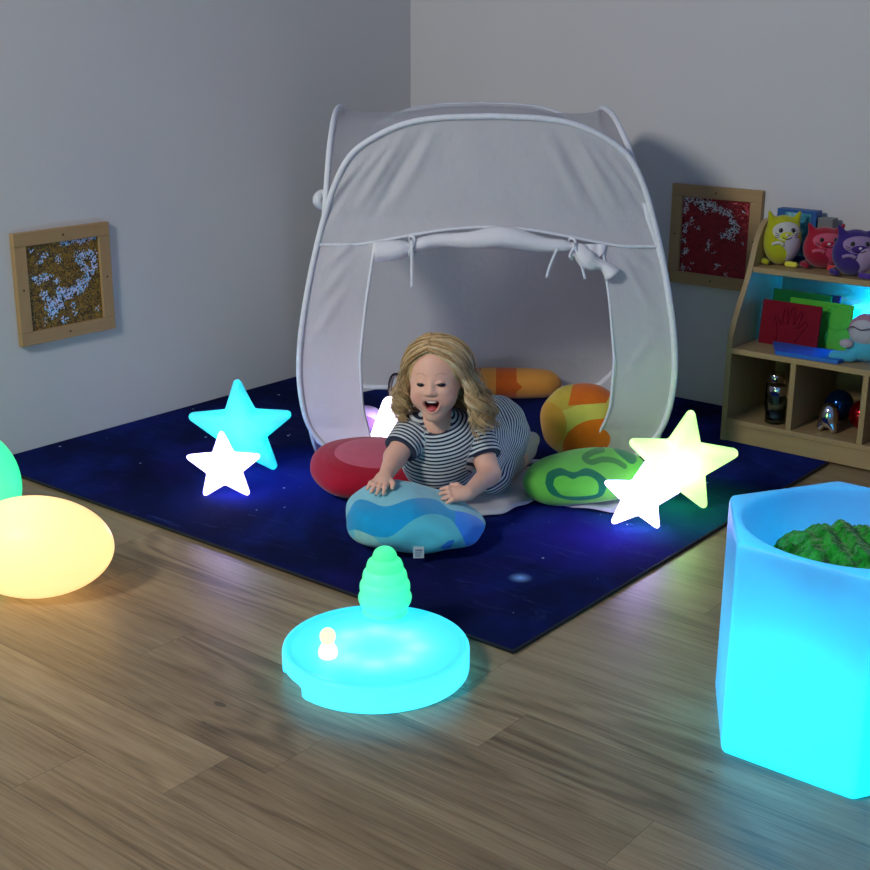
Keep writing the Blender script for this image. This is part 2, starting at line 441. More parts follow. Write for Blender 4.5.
for sg in (-1, 1):
    RIDG += [(sg, (-.245, 1.0), (-.37, .80), .012, .012), (sg, (-.20, .99), (-.33, .77), .013, -.012), (sg, (-.29, .97), (-.40, .84), .01, .009),
             (sg, (-.36, .93), (-.47, .80), .013, .012), (sg, (-.16, 1.0), (-.27, .80), .015, .008), (sg, (-.40, .86), (-.50, .72), .012, -.008)]
RIDG += [(1, (-.47, .62), (-.38, .70), .01, .008), (1, (-.50, .52), (-.41, .62), .012, .007), (1, (.38, .66), (.47, .52), .012, .010), (1, (.40, .67), (.5, .6), .012, .008),
         (1, (-.52, .40), (-.42, .55), .014, .006), (1, (.42, .3), (.50, .42), .014, .006)]
def wrk(u, z): 
    return sum(ridge(u * sg, z, a, b, w, h) for sg, a, b, w, h in RIDG) + .005 * math.sin(9 * u + 5 * z) * math.sin(7 * z) + .0022 * math.sin(38 * u + 17 * z) * math.sin(11 * z - 6 * u) ** 2
def ztop(u):
    a = abs(u); zs = _zz[:, 1]; m = zs > .3
    return float(np.interp(a, _zz[m, 0][::-1], zs[m][::-1]))
def door_panel(k, nm):
    P = []
    for i in range(45):
        row = []
        for j in range(121):
            u = -.507 + 1.014 * j / 120; a, b = seam(u), max(ztop(u), seam(u) + .001); z = a + (b - a) * i / 44
            row.append(panel_pt(k, u, z, wrk(u, z) * math.sin(PI * min(1, max(0, i / 44))) ** .5))
        P.append(row)
    parts = [grid_vf(P)]
    for sg in (-1, 1):
        P = []
        for i in range(80):
            z = .004 + i / 79 * (.674); row = []
            for j in range(25):
                a = opw(k, sg, z); b = max(float(wz(z)), a + .004); u = sg * (a + (b - a) * j / 24)
                row.append(panel_pt(k, u, z, wrk(u, z) * math.sin(PI * j / 24) ** .5 + .006 * math.sin(z * 13 + sg) * (1 - j / 24)))
            P.append(row)
        v, f = grid_vf(P)
        parts.append((v, [q[::-1] for q in f] if sg > 0 else f))
    vs, fs = joinvf(*parts)
    o = link(nm, new_mesh(nm, vs, fs), M_FAB, tent)
    # binding round the doorway and along the seam
    tp = []
    for sg in (-1, 1):
        tp.append(tube([panel_pt(k, sg * opw(k, sg, z), z, .003) for z in np.linspace(.006, seam(.337) - .002, 30)], .0045, 6))
    tp.append(tube([panel_pt(k, u, seam(u), .004) for u in np.linspace(-.505, .505, 60)], .0048, 6))
    vs, fs = joinvf(*tp); link('door_binding', new_mesh('door_binding', vs, fs), M_TAPE, tent)
    return o
door_panel('front', 'front_panel'); door_panel('left', 'side_panel')
def plain_panel(k, nm):
    P = []
    for i in range(60):
        z = .004 + i / 59 * 1.036; w = float(wz(z)); P.append([panel_pt(k, w * (2 * j / 50 - 1), z, wrk(w * (2 * j / 50 - 1), z) * .7 * math.sin(PI * j / 50)) for j in range(51)])
    vs, fs = grid_vf(P); link(nm, new_mesh(nm, vs, fs), M_FAB, tent)
plain_panel('back', 'back_panel'); plain_panel('right', 'side_panel')
# roof: stretched between the four hoop tops
def arc(k, m=41):
    zs = np.linspace(.75, 1.0435, 60); c = [(float(wz(z)), z) for z in zs]; L = [(-w, z) for w, z in c] + [(w, z) for w, z in c[::-1]]
    L = np.array(L); s = np.concatenate([[0], np.cumsum(np.hypot(*np.diff(L, axis=0).T))]); s /= s[-1]
    out = []
    for q in np.linspace(0, 1, m):
        out.append(np.array(panel_pt(k, float(np.interp(q, s, L[:, 0])), float(np.interp(q, s, L[:, 1])))))
    return out
Fa, Ba, Ra = arc('front'), arc('back'), arc('right'); La = arc('left')[::-1]
P = []
for i in range(41):
    b = i / 40; row = []
    for j in range(41):
        a = j / 40
        p = (1 - b) * Fa[j] + b * Ba[j] + (1 - a) * La[i] + a * Ra[i] - ((1 - a) * (1 - b) * Fa[0] + a * (1 - b) * Fa[40] + (1 - a) * b * Ba[0] + a * b * Ba[40])
        p = p.copy(); hF = (Fa[j][2] - .75) / .2935; hL = (La[i][2] - .75) / .2935
        hm = (max(hF, 0) ** 9 + max(hL, 0) ** 9) ** (1 / 9) if max(hF, hL) > 1e-6 else 0.0
        p[2] = .75 + .2935 * min(1.0, hm) - .028 * (16 * a * (1 - a) * b * (1 - b)) ** .8; row.append(p)
    P.append(row)
vs, fs = grid_vf(P); link('roof', new_mesh('roof', vs, fs), M_SHEER, tent)
gus = []
for sa, sb in ((1, -1), (-1, -1), (1, 1), (-1, 1)):
    P = []
    for z in np.linspace(0.002, .13, 8):
        a = Vector(panel_pt('front' if sb < 0 else 'back', sa * float(wz(z)), z)); d = float(dz(z)); b = Vector((sa * d, sb * float(wz(z)) * SDp, z))
        P.append([a.lerp(b, t) for t in np.linspace(0, 1, 6)])
    vs, fs = grid_vf(P); link('corner_gusset', new_mesh('corner_gusset', vs, fs), M_FAB, tent)
# rolled-up doors
def roll(k, sc=1.0, tail=True):
    pts, rr = [], []
    N = 70
    for i in range(N):
        u = -.335 + .60 * i / (N - 1)
        q = 1.0
        for tu in (-.225, .245): q *= 1 - .45 * math.exp(-((u - tu) / .018) ** 2)
        pts.append(Vector(panel_pt(k, u, seam(u) - .030 + .004 * math.sin(u * 31), .016))); rr.append((.0245 + .006 * math.sin(u * 17 + 1)) * q * sc)
    if tail:
        for i in range(1, 22):
            t = i / 21; pts.append(Vector(panel_pt(k, .265 + .10 * t, seam(.265) - .030 - .075 * t - .01 * math.sin(t * 6), .02 + .01 * t))); rr.append((.021 + .007 * math.sin(t * 7)) * sc)
    vs, fs = tube(pts, rr, 14, up=(0, 0, 1)); V = []
    for i, v in enumerate(vs):
        a = i % 14; V.append(v + Vector((0, 0, 1)) * .003 * math.sin(a * 2.2 + i * .013) )
    r = link('rolled_door', new_mesh('rolled_door', V, fs), M_ROLL, tent)
    r['label'] = 'door cloth rolled up under the seam'
    # gathered cloth between the roll end and the door post
    P = [[panel_pt(k, .27 + .075 * j / 8, seam(.3) - .008 - i / 6 * (.035 * math.sin(PI * j / 8) + .012) , .012 + .006 * math.sin(j * 2.1)) for j in range(9)] for i in range(7)]
    v2, f2 = grid_vf(P); link('gathered_cloth', new_mesh('gathered_cloth', v2, f2), M_ROLL, tent)
    def strap(u0, du, zz0, L, curve):
        P = []
        for i in range(16):
            t = i / 15; x = u0 + du * t + curve * math.sin(PI * t * .6); P.append([panel_pt(k, x - .0042, zz0 - L * t, .045 - .01 * t), panel_pt(k, x + .0042, zz0 - L * t, .045 - .01 * t)])
        v, f = grid_vf(P); o = link('tie_strap', new_mesh('tie_strap', v, f), M_TAPE, r)
        md = o.modifiers.new('th', 'SOLIDIFY'); md.thickness = .0015
    strap(-.225, .000, seam(-.225) - .01, .135, 0); strap(.20, -.02, seam(.2) - .035, .085, -.010); strap(.245, .03, seam(.245) - .01, .105, .008)
    # knots
    for u in (-.225, .245):
        v, f = tube([panel_pt(k, u + .008 * math.sin(a * 2), seam(u) - .03 + .028 * math.sin(a), .016 + .026 * math.cos(a)) for a in np.linspace(0, 2 * PI, 17)[:-1]], .0045, 6, closed=True)
        link('tie_loop', new_mesh('tie_loop', v, f), M_TAPE, r)
roll('front'); 
# bundle of cloth tied at the top of the side door, showing behind the front hoop
def bun(X, Y, Z):
    d = smin(ell(X, Y, Z, (-.46, -.16, .86), (.022, .06, .055)), ell(X, Y, Z, (-.465, -.10, .80), (.02, .05, .04)), .02)
    return d + .005 * np.sin(X * 160 + Z * 90) * np.sin(Y * 110)
P_, F_ = nets(bun, (-.5, -.24, .74), (-.42, -.03, .93), .005); link('tied_bundle', np_mesh('tied_bundle', P_, F_), M_FAB, tent)
v, f = tube([(-.52 - .018 * math.sin(a), -.02 + .01 * math.cos(2 * a), .755 + .02 * math.cos(a)) for a in np.linspace(0, 2 * PI, 15)[:-1]], .0135, 8, closed=True)
link('tie_knot', new_mesh('tie_knot', v, f), M_TAPE, tent)
# lower door flap lying out on the rug
fl = crom([(.10, -.10), (.16, -.33), (.25, -.405), (.40, -.43), (.475, -.428), (.531, -.412), (.60, -.345), (.666, -.305), (.745, -.362), (.82, -.392), (.87, -.375), (.90, -.25), (.885, 0.0)], 8)
P = []
for i, (s, n) in enumerate(fl):
    s0 = .16 + .72 * i / (len(fl) - 1); row = []
    for j in range(14):
        t = j / 13; ss = s0 + (s - s0) * t; nn = .0 + (n - .0) * t
        row.append((ss - CS, nn - CN, .004 + .004 * math.sin(ss * 30 + nn * 17) ** 2 + .005 * math.sin(ss * 11 - nn * 23) ** 2))
    P.append(row)
vs, fs = grid_vf(P); o = link('door_flap', new_mesh('door_flap', vs, fs), M_FAB, tent); md = o.modifiers.new('th', 'SOLIDIFY'); md.thickness = .002; md.offset = 1
o['label'] = 'grey-white flap of the tent spread out on the rug'

# ------------------------------------------------------------------ glowing stars
def star_mesh(R_, r_, th, rot, tilt):
    pts = []
    for i in range(10):
        a = rot + PI / 2 + i * PI / 5; q = R_ * 1.15 if i % 2 == 0 else r_
        pts.append((q * math.cos(a), q * math.sin(a)))
    def f(X, Y, Z):
        rr = np.hypot(X, Z)
        d = poly_sd(X, Z, pts)
        tip = np.full(X.shape, -9.0)
        for i in range(5):
            a = rot + PI / 2 + i * 2 * PI / 5; tip = np.maximum(tip, X * math.cos(a) + Z * math.sin(a) - R_)
        d = smax(d, tip, .008)
        hth = th * (1 - .45 * np.clip(rr / R_, 0, 1))
        w = abs(Y) - hth
        k = .012
        return smax(d, w, .026)
    L = R_ * 1.1
    P, F = nets(f, (-L, -th * 1.2, -L), (L, th * 1.2, L), .0042)
    P = relax(P, F, 2)
    c, s = math.cos(tilt), math.sin(tilt)
    y = P[:, 1] * c + P[:, 2] * -s; z = P[:, 1] * s + P[:, 2] * c
    P = np.stack([P[:, 0], y, z], 1)
    return P, F
def star(label, s, n, zc, R_, th, rot, lit, es, bulb_c, power, yaw=0.0, tilt=0.0, base=(.8, .8, .8)):
    P, F = star_mesh(R_, R_ * .475, th, rot, tilt)
    zmin = P[:, 2].min(); P[:, 2] -= zmin
    t = thing('star_lamp', label, 'star lamp', FW(s, n, ZR), ANG + yaw, 'glowing star lamps on the rug')
    link('shell', np_mesh('shell', P, F), glow('star_shell', lit, es, base), t)
    bulb('bulb', (0, 0, -zmin), power, bulb_c, .015, t)
    return t
star('turquoise glowing star, the larger of the pair by the left wall', -.230, -.045, .16, .161, .042, math.radians(1.5), S2L((60, 190, 245)), .05, (.0, .90, 1.0), .95, 0.0, .12, (.30, .62, .74))
star('small warm white glowing star leaning in front of the turquoise star', -.25, -.262, .1, .112, .032, math.radians(1), (.31, .27, 1.0), 3.1, (.9, .75, 1.0), .8, 0.0, .1)
star('large yellow-green glowing star beside the right side of the tent', 1.032, -.350, .16, .160, .042, math.radians(-6), (.40, 1.0, .26), .40, (.56, 1.0, .42), .85, 0.0, .14, (.66, .74, .52))
star('small pinkish white glowing star in front of the yellow-green star', .90, -.505, .1, .110, .032, math.radians(-6), (.33, .26, 1.0), 3.1, (.9, .75, 1.0), .8, 0.0, .12)

# ------------------------------------------------------------------ egg lamps
def egg(label, loc, r, axis_rot, lit, es, bc, pw, bl=(0, 0, 0), tip=.12):
    vs, fs = [], []
    P, F = nets(lambda X, Y, Z: ell(X * (1 + 0 * X), Y * (1 + tip * X / r[0]), Z * (1 + tip * X / r[0]) , (0, 0, 0), r), tuple(-1.35 * q for q in r), tuple(1.35 * q for q in r), .006)
    P = relax(P, F, 2)
    zm = P[:, 2].min(); P[:, 2] -= zm
    t = thing('egg_lamp', label, 'lamp', loc, axis_rot, 'glowing egg lamps on the floor')
    link('shell', np_mesh('shell', P, F), glow('egg_shell', lit, es, (.5, .5, .5)), t)
    bulb('bulb', (bl[0], bl[1], -zm + bl[2]), pw, bc, .03, t)
    return t
egg('warm yellow glowing egg lying on the wooden floor', FW(-.585, -.93, 0), (.178, .124, .121), ANG, (1.0, .58, .20), .80, (1, .86, .42), .55, (-.02, 0, .035), .06)
egg('green glowing egg standing behind the yellow egg at the left wall', FW(-.872, -.66, 0), (.165, .165, .168), ANG, (.0, .78, .27), .95, (.0, 1, .5), .30, (0, 0, 0), 0)

# ------------------------------------------------------------------ round light tray with its two little lamps
TR = (.227, -1.305); TRad, TH = .197, .062
def tray_f(X, Y, Z):
    r = np.hypot(X, Y)
    d = smax(r - TRad, abs(Z - TH / 2) - TH / 2, .010)
    d = smax(d, -smax(r - (TRad - .014), (TH - .005) - Z, .004), .004)
    a = math.radians(205)
    nx, ny = X * math.cos(a) + Y * math.sin(a), -X * math.sin(a) + Y * math.cos(a)
    notch = smax(smax(abs(ny) - .055, Z - .026, .012), .16 - nx, .01)
    return smax(d, -notch, .006)
P_, F_ = nets(tray_f, (-.2, -.2, 0), (.2, .2, TH), .0042); P_ = relax(P_, F_, 2)
tray = thing('light_tray', 'round cyan glowing light tray on the wooden floor by the rug', 'light tray', FW(*TR, 0), ANG)
link('shell', np_mesh('shell', P_, F_), glow('tray_shell', (0, .72, 1.0), .62, (.16, .46, .62)), tray)
for i in range(8):
    a = 2 * PI * i / 8
    bulb('bulb', (.085 * math.cos(a), .078 * math.sin(a) - .01, .028), .27, (.40, .95, 1.0), .006, tray)
tz = TH - .005
prof = [(.028, 0), (.042, .004), (.050, .014), (.048, .024), (.0555, .034), (.059, .048), (.054, .062), (.0555, .068), (.0545, .080), (.049, .089), (.0495, .094), (.047, .106), (.041, .115), (.0405, .121), (.036, .133), (.028, .139), (.0265, .146), (.021, .157), (.010, .164), (.0, .165)]
pp = crom(prof, 4)
vs, fs = lathe([(max(0.0001, a), b) for a, b in pp], 40)
tl = thing('tree_lamp', 'green glowing lamp like a ribbed cone, standing on the round tray', 'lamp', FW(.241, -1.166, tz), ANG)
link('shell', new_mesh('shell', vs, fs), glow('tree_shell', (.0, .80, .18), .42, (.32, .55, .44)), tl)
bulb('bulb', (-.008, -.012, .085), .09, (.18, 1.0, .48), .012, tl); bulb('bulb', (-.004, -.008, .035), .11, (.1, .95, 1.0), .01, tl)
prof = [(.0, 0), (.014, .001), (.0195, .007), (.0195, .018), (.0155, .028), (.0125, .034), (.0155, .042), (.0165, .050), (.0145, .058), (.008, .065), (.0, .067)]
vs, fs = lathe([(max(.0001, a), b) for a, b in crom(prof, 4)], 28)
fg = thing('figure_lamp', 'tiny white glowing peg figure with round yellow head on the tray', 'lamp', FW(.131, -1.365, tz), ANG)
tw = NT('figure_shell'); zc = tw.n('ShaderNodeSeparateXYZ'); tw.l(tw.pos(), zc.inputs[0])
cc = tw.mix(tw.math('GREATER_THAN', zc.outputs[2], .036), S2L((255, 245, 240)), S2L((255, 240, 205)))
dd = tw.n('ShaderNodeEmission'); tw.l(cc, dd.inputs[0]); dd.inputs[1].default_value = 1.25
link('shell', new_mesh('shell', vs, fs), tw.done(dd.outputs[0]), fg)

# ------------------------------------------------------------------ glowing hexagonal bin
BC = (2.676, -1.912); BR, BH = .257, .425
def hexd(X, Y, r):
    a = r * math.sqrt(3) / 2; d = np.full(X.shape, -9.0)
    for i in range(6):
        w = PI / 6 + i * PI / 3; d = smax(d, X * math.cos(w) + Y * math.sin(w) - a, .006) if i else X * math.cos(w) + Y * math.sin(w) - a
    return d
def bin_f(X, Y, Z):
    d = smax(hexd(X, Y, BR), abs(Z - BH / 2) - BH / 2, .012)
    bowl = ell(X, Y, Z, (0, 0, BH + .03), (.205, .205, .21)) 
    bowl = smax(bowl, (BH - .165) - Z, .03)
    return smax(d, -bowl, .012)
P_, F_ = nets(bin_f, (-.27, -.27, 0), (.27, .27, BH), .006); P_ = relax(P_, F_, 2)
hb = thing('hexagonal_planter', 'tall hexagonal glowing cyan tub with a round bowl in its top', 'planter', (*BC, 0), 0)
link('shell', np_mesh('shell', P_, F_), glow('planter_shell', (.02, .26, .95), .20, (.30, .52, .72)), hb)
for i in range(3):
    bulb('bulb', (.05 * math.cos(i * 2.1 + .4) - .01, .05 * math.sin(i * 2.1 + .4) - .05, .13), 2.1, (.0, .86, 1.0), .025, hb)
def heap(X, Y, Z):
    d = ell(X, Y, Z, (.0, .0, .0), (.158, .158, .085))
    n = .007 * np.sin(X * 55 + 1.3 * np.sin(Y * 41)) * np.sin(Y * 48 + np.sin(X * 37)) + .006 * np.sin(X * 120 + Y * 90 + 2 * np.sin(Z * 70)) + .004 * np.sin(Y * 170 - X * 60) * np.sin(X * 150) + .003 * np.sin(X * 260 + 2 * np.sin(Y * 90)) * np.sin(Y * 240 + Z * 120)
    return d + n
P_, F_ = nets(heap, (-.18, -.18, -.03), (.18, .18, .11), .0045)
mo = NT('green_shreds'); pz = mo.pos(); nn = mo.noise(pz, 45, 4, .65)
heapm = mo.done(mo.pbr(mo.ramp(nn, [(.3, S2L((6, 74, 12))), (.52, S2L((22, 158, 36))), (.75, S2L((66, 196, 70)))]), .9, 0, mo.bump(mo.noise(pz, 160, 4), .9, .006), .2, .3))
o = link('green_moss', np_mesh('green_moss', P_, F_), heapm, None, (BC[0], BC[1], BH - .108))
tag(o, 'heap of green crumpled fluff filling the bowl of the glowing tub', 'moss', kind='stuff')

# ------------------------------------------------------------------ pillows
def pillow(label, s, n, f, lo, hi, mat_fn, attrs, h=.0045, group='bright plush floor pillows around the tent', rot=0.0, z=ZR, name='floor_pillow', xform=None, post=False):
    t = thing(name, label, 'pillow', FW(s, n, z), ANG + rot, group)
    P, F = nets(f, lo, hi, h); P = relax(P, F, 2)
    A = {} if post else {k: g(P[:, 0], P[:, 1], P[:, 2]) for k, g in attrs.items()}
    if xform is not None: P = xform(P)
    P[:, 2] -= P[:, 2].min()
    if post: A = {k: g(P[:, 0], P[:, 1], P[:, 2]) for k, g in attrs.items()}
    me = np_mesh('cover', P, F)
    for k, v in A.items(): attr(me, k, v)
    link('cover', me, mat_fn, t)
    return t
# blue wave pillow; pattern runs over its front, (x, q) with q rising from the hem to the top
def blue_f(X, Y, Z):
    d = sell(X, Y, Z, (0, 0, .072), (.180, .150, .070), 2.3)
    d = smin(d, ell(X, Y, Z, (-.06, .06, .078), (.10, .085, .062)), .04)
    return d + .0025 * np.sin(X * 40 + Y * 20) * np.sin(Z * 60)
def blue_t(X, Y, Z): return blue_f(X, Y, Z / (1 - .30 * np.clip(X / .17, 0, 1)))
def qv(Y, Z): return .298 * Y + .954 * Z
def px2(p): return [((a / 5.4375 + 340 - 415) / 384.0, -((b / 5.4375 + 470) - 527) / 384.0 + .055) for a, b in p]
b1 = crom(px2([(20, 320), (50, 260), (90, 192), (150, 185), (260, 212), (400, 172), (525, 182), (600, 230), (690, 250), (760, 285), (800, 330)]), 8)
b2 = crom(px2([(60, 345), (100, 335), (140, 352), (200, 364), (290, 360), (400, 280), (490, 248), (590, 270), (650, 340), (680, 430), (600, 470), (560, 500), (520, 560)]), 8)
b3 = px2([(90, 340), (120, 338), (200, 365), (250, 420), (200, 450), (100, 400)])
PIL = dict(low=lambda X, Y, Z: qv(Y, Z) - np.interp(X, b1[:, 0], b1[:, 1]),
           hill=lambda X, Y, Z: poly_sd(X, qv(Y, Z), [tuple(q) for q in b2] + px2([(100, 560), (40, 420)])),
           fold=lambda X, Y, Z: poly_sd(X, qv(Y, Z), px2([(548, 418), (590, 385), (625, 378), (600, 430), (575, 450)])),
           pale=lambda X, Y, Z: poly_sd(X, qv(Y, Z), b3),
           side=lambda X, Y, Z: smax(.105 - X, qv(Y, Z) - np.interp(X, b1[:, 0], b1[:, 1]), .001))
M_BLUE = cloth('blue_wave_plush', (136, 208, 222), [('low', (8, 158, 214)), ('side', (28, 140, 246)), ('hill', (90, 196, 212)), ('pale', (138, 204, 202)), ('fold', (16, 124, 222))])
bp = pillow('blue and teal wave-patterned pillow under the hands of the child', .297, -.612, blue_t, (-.2, -.17, 0), (.2, .17, .16), M_BLUE, PIL)
tg = box_bm(-.0135, .0135, -.001, .001, -.034, 0, 0); to = bm_obj('care_tag', tg, simple('tag_white', (225, 225, 225), .7), bp, loc=(.013, -.146, .05), rot=(math.radians(12), 0, math.radians(2))); to['label'] = 'white cloth care tag'
b = bmesh.new()
for k in range(5): box_bm(-.008 + k * .0036, -.008 + k * .0036 + .0024, -.0016, -.0010, -.013, -.0085 + (k % 2) * .001, bm=b)
for k in range(4): box_bm(-.009, .009 - (k % 2) * .004, -.0014, -.0010, -.018 - k * .0036, -.0168 - k * .0036, bm=b)
bm_obj('tag_print', b, simple('tag_ink', (90, 95, 130), .7), to)
# red pillow
def red_f(X, Y, Z): return sell(X, Y, Z, (0, 0, .06), (.172, .155, .058), 2.25) + .003 * np.sin(X * 22 + 1) * np.sin(Y * 25) * (Z < .1)
M_RED = cloth('red_plush', (172, 10, 44), [('spot', (206, 92, 114))])
pillow('round red pillow with a large pink oval, left of the child', .160, -.185, red_f, (-.2, -.18, 0), (.2, .18, .15), M_RED,
       dict(spot=lambda X, Y, Z: np.where(Z > .05, ((X - .02) / .12) ** 2 + ((Y - .0) / .095) ** 2 - 1, 1.0)), xform=lambda P: np.stack([P[:, 0], P[:, 1] * math.cos(.16) - P[:, 2] * math.sin(.16), P[:, 1] * math.sin(.16) + P[:, 2] * math.cos(.16)], 1))
# green pillow
def green_f(X, Y, Z):
    x, y = X, Y
    d = sell(x, y, Z, (0, 0, .055), (.163, .118, .052), 2.2)
    return smin(d, ell(x, y, Z, (-.10, -.02, .055), (.085, .08, .045)), .04)
def px3(p): return [((a / 5.4375 + 460 - 590) / 384.0, -((b / 5.4375 + 360) - 485) / 384.0 + .062) for a, b in p]
KID = crom(px3([(410, 720), (430, 660), (500, 632), (550, 650), (590, 655), (650, 632), (710, 650), (765, 700), (755, 760), (720, 800), (600, 820), (480, 800), (430, 770), (410, 720)]), 6)
KI2 = crom(px3([(455, 730), (470, 690), (520, 675), (570, 695), (610, 680), (670, 680), (710, 710), (715, 760), (690, 785), (580, 795), (500, 785), (455, 730)]), 6)
SQ = crom(px3([(770, 525), (700, 545), (655, 575), (690, 598), (760, 582), (830, 590), (880, 620)]), 6)
GRN = dict(ring=lambda X, Y, Z: np.where(Y < .06, poly_sd(X, qv(Y, Z), KID), 1.0), inn=lambda X, Y, Z: np.where(Y < .06, poly_sd(X, qv(Y, Z), KI2), 1.0),
           sq=lambda X, Y, Z: poly_dist(X, qv(Y, Z), SQ) - .008, tip=lambda X, Y, Z: poly_dist(X, qv(Y, Z), px3([(880, 520), (930, 570)])) - .018,
           under=lambda X, Y, Z: qv(Y, Z) + .012 - .08 * X)
M_GRN = cloth('green_plush', (104, 196, 70), [('sq', (60, 138, 60)), ('tip', (8, 120, 80)), ('ring', (8, 112, 74)), ('inn', (96, 196, 62)), ('under', (150, 165, 150))])
def gx(P):
    a, b = .22, .10
    y = P[:, 1] * math.cos(a) - P[:, 2] * math.sin(a); z = P[:, 1] * math.sin(a) + P[:, 2] * math.cos(a)
    x = P[:, 0] * math.cos(b) - z * math.sin(b); z = P[:, 0] * math.sin(b) + z * math.cos(b)
    return np.stack([x, y, z], 1)
pillow('green pillow with a dark green kidney-shaped ring, beside the stars', .800, -.250, green_f, (-.2, -.16, 0), (.2, .16, .12), M_GRN, GRN, xform=gx, post=True)
# orange and yellow ball pillow leaning in the doorway
def org_f(X, Y, Z): return sell(X, Y, Z, (0, 0, 0), (.134, .085, .120), 2.1) + .0015 * np.sin(X * 60) * np.sin(Z * 50)
ORG = dict(seg1=lambda X, Y, Z: poly_sd(X, Z, [(-.03, .16), (.11, .16), (.07, .06), (-.045, .045)]),
           seg2=lambda X, Y, Z: ell(X, 0 * Y, Z, (.065, 0, -.085), (.12, .1, .095)),
           band=lambda X, Y, Z: abs(Z - .02 - .45 * X - .0) - .035,
           left=lambda X, Y, Z: ell(X, 0 * Y, Z, (-.12, 0, -.02), (.075, 1, .075)), right=lambda X, Y, Z: ell(X, 0 * Y, Z, (.14, 0, .06), (.06, 1, .07)))
M_ORG = cloth('orange_yellow_plush', (196, 172, 60), [('band', (206, 198, 84)), ('seg1', (214, 104, 14)), ('left', (204, 156, 44)), ('right', (198, 150, 50)), ('seg2', (222, 112, 10))])
def ox(P):
    a = -.30
    y = P[:, 1] * math.cos(a) - P[:, 2] * math.sin(a); z = P[:, 1] * math.sin(a) + P[:, 2] * math.cos(a); return np.stack([P[:, 0], y, z], 1)
pillow('round orange and yellow pillow leaning inside the tent doorway', .812, .11, org_f, (-.16, -.1, -.16), (.16, .1, .16), M_ORG, ORG, rot=-.18, xform=ox)
# striped bolster at the back
def bol_f(X, Y, Z): return smax(np.sqrt(Y ** 2 + Z ** 2) - .056 * (1 - .25 * np.clip(abs(X) / .2, 0, 1) ** 3), abs(X) - .20, .07)
M_BOL = cloth('orange_bolster_plush', (206, 142, 58), [('stripe', (188, 88, 18)), ('patch', (150, 70, 14))])
pillow('long orange bolster with a darker band at the tent back', .615, .80, bol_f, (-.21, -.06, -.06), (.21, .06, .06), M_BOL,
       dict(stripe=lambda X, Y, Z: abs(X - .005 + 1.2 * abs(Z) * (X > .03)) - .048, patch=lambda X, Y, Z: poly_dist(X, Z, [(-.19, .05), (-.11, .055)]) - .012), name='bolster', rot=-.05)

# ------------------------------------------------------------------ lamp block and purple cushion in the tent
lam = thing('lantern', 'white glowing lantern with a black handle inside the tent behind the child', 'lantern', FW(.186, .25, ZR), ANG)
def lan(X, Y, Z):
    return smax(smax(abs(X) - .052, abs(Y) - .04, .02), abs(Z - .075) - .075, .018)
P_, F_ = nets(lan, (-.05, -.05, 0), (.05, .05, .16), .004); P_ = relax(P_, F_, 2)
P_[:, 0] += (P_[:, 2]) * .35
link('shell', np_mesh('shell', P_, F_), glow('lantern_shell', (.86, .76, 1), 6.5), lam)
blk = simple('black_plastic', (16, 16, 18), .5)
pts = crom([(.02, .055, .10), (.018, .06, .16), (.022, .06, .195), (.034, .06, .212), (.06, .06, .206), (.085, .06, .19), (.088, .055, .13)], 5)
vs, fs = tube(pts, .0055, 8, flat=1.3); o = link('handle', new_mesh('handle', vs, fs), blk, lam); o['label'] = 'black carrying handle'
v2 = box_bm(.052, .092, .03, .06, .10, .158, .004); bm_obj('battery_box', v2, blk, lam)
pc = thing('purple_cushion', 'purple cushion with a pale lilac rim beside the white lantern', 'cushion', FW(.118, .365, ZR), ANG)
def pcf(X, Y, Z): return sell(X, Y, Z, (0, 0, .045), (.062, .05, .045), 2.2)
P_, F_ = nets(pcf, (-.07, -.06, 0), (.07, .06, .13), .004); P_ = relax(P_, F_, 2)
me = np_mesh('cover', P_, F_); attr(me, 'mid', ((P_[:, 0]) / .047) ** 2 + ((P_[:, 2] - .03) / .040) ** 2 - 1 + 3 * (P_[:, 1] > 0))
link('cover', me, cloth('purple_plush', (170, 150, 200), [('mid', (120, 86, 176))]), pc)

# ------------------------------------------------------------------ child
CH = (.48, -.25)                                     # base point in the turned frame
child = thing('person', 'laughing child with curly blond hair, in a striped romper, leaning on the blue pillow', 'person', FW(*CH, ZR), ANG)
def loc3(p): return (p[0] - CH[0], p[1] - CH[1], p[2])
HC = np.array([.353, -.415, .412]); HYAW = math.radians(-11); HROLL = math.radians(3)
def to_head(X, Y, Z):
    x, y = rotz(X - HC[0], Y - HC[1], HYAW); z = Z - HC[2]
    c, s = math.cos(HROLL), math.sin(HROLL)
    return x * c + z * s, y, -x * s + z * c
def from_head(P):
    P = np.atleast_2d(np.array(P, float)); c, s = math.cos(HROLL), math.sin(HROLL)
    x = P[:, 0] * c - P[:, 2] * s; z = P[:, 0] * s + P[:, 2] * c; y = P[:, 1]
    c, s = math.cos(HYAW), math.sin(HYAW)
    return np.stack([x * c - y * s + HC[0], x * s + y * c + HC[1], z + HC[2]], 1)
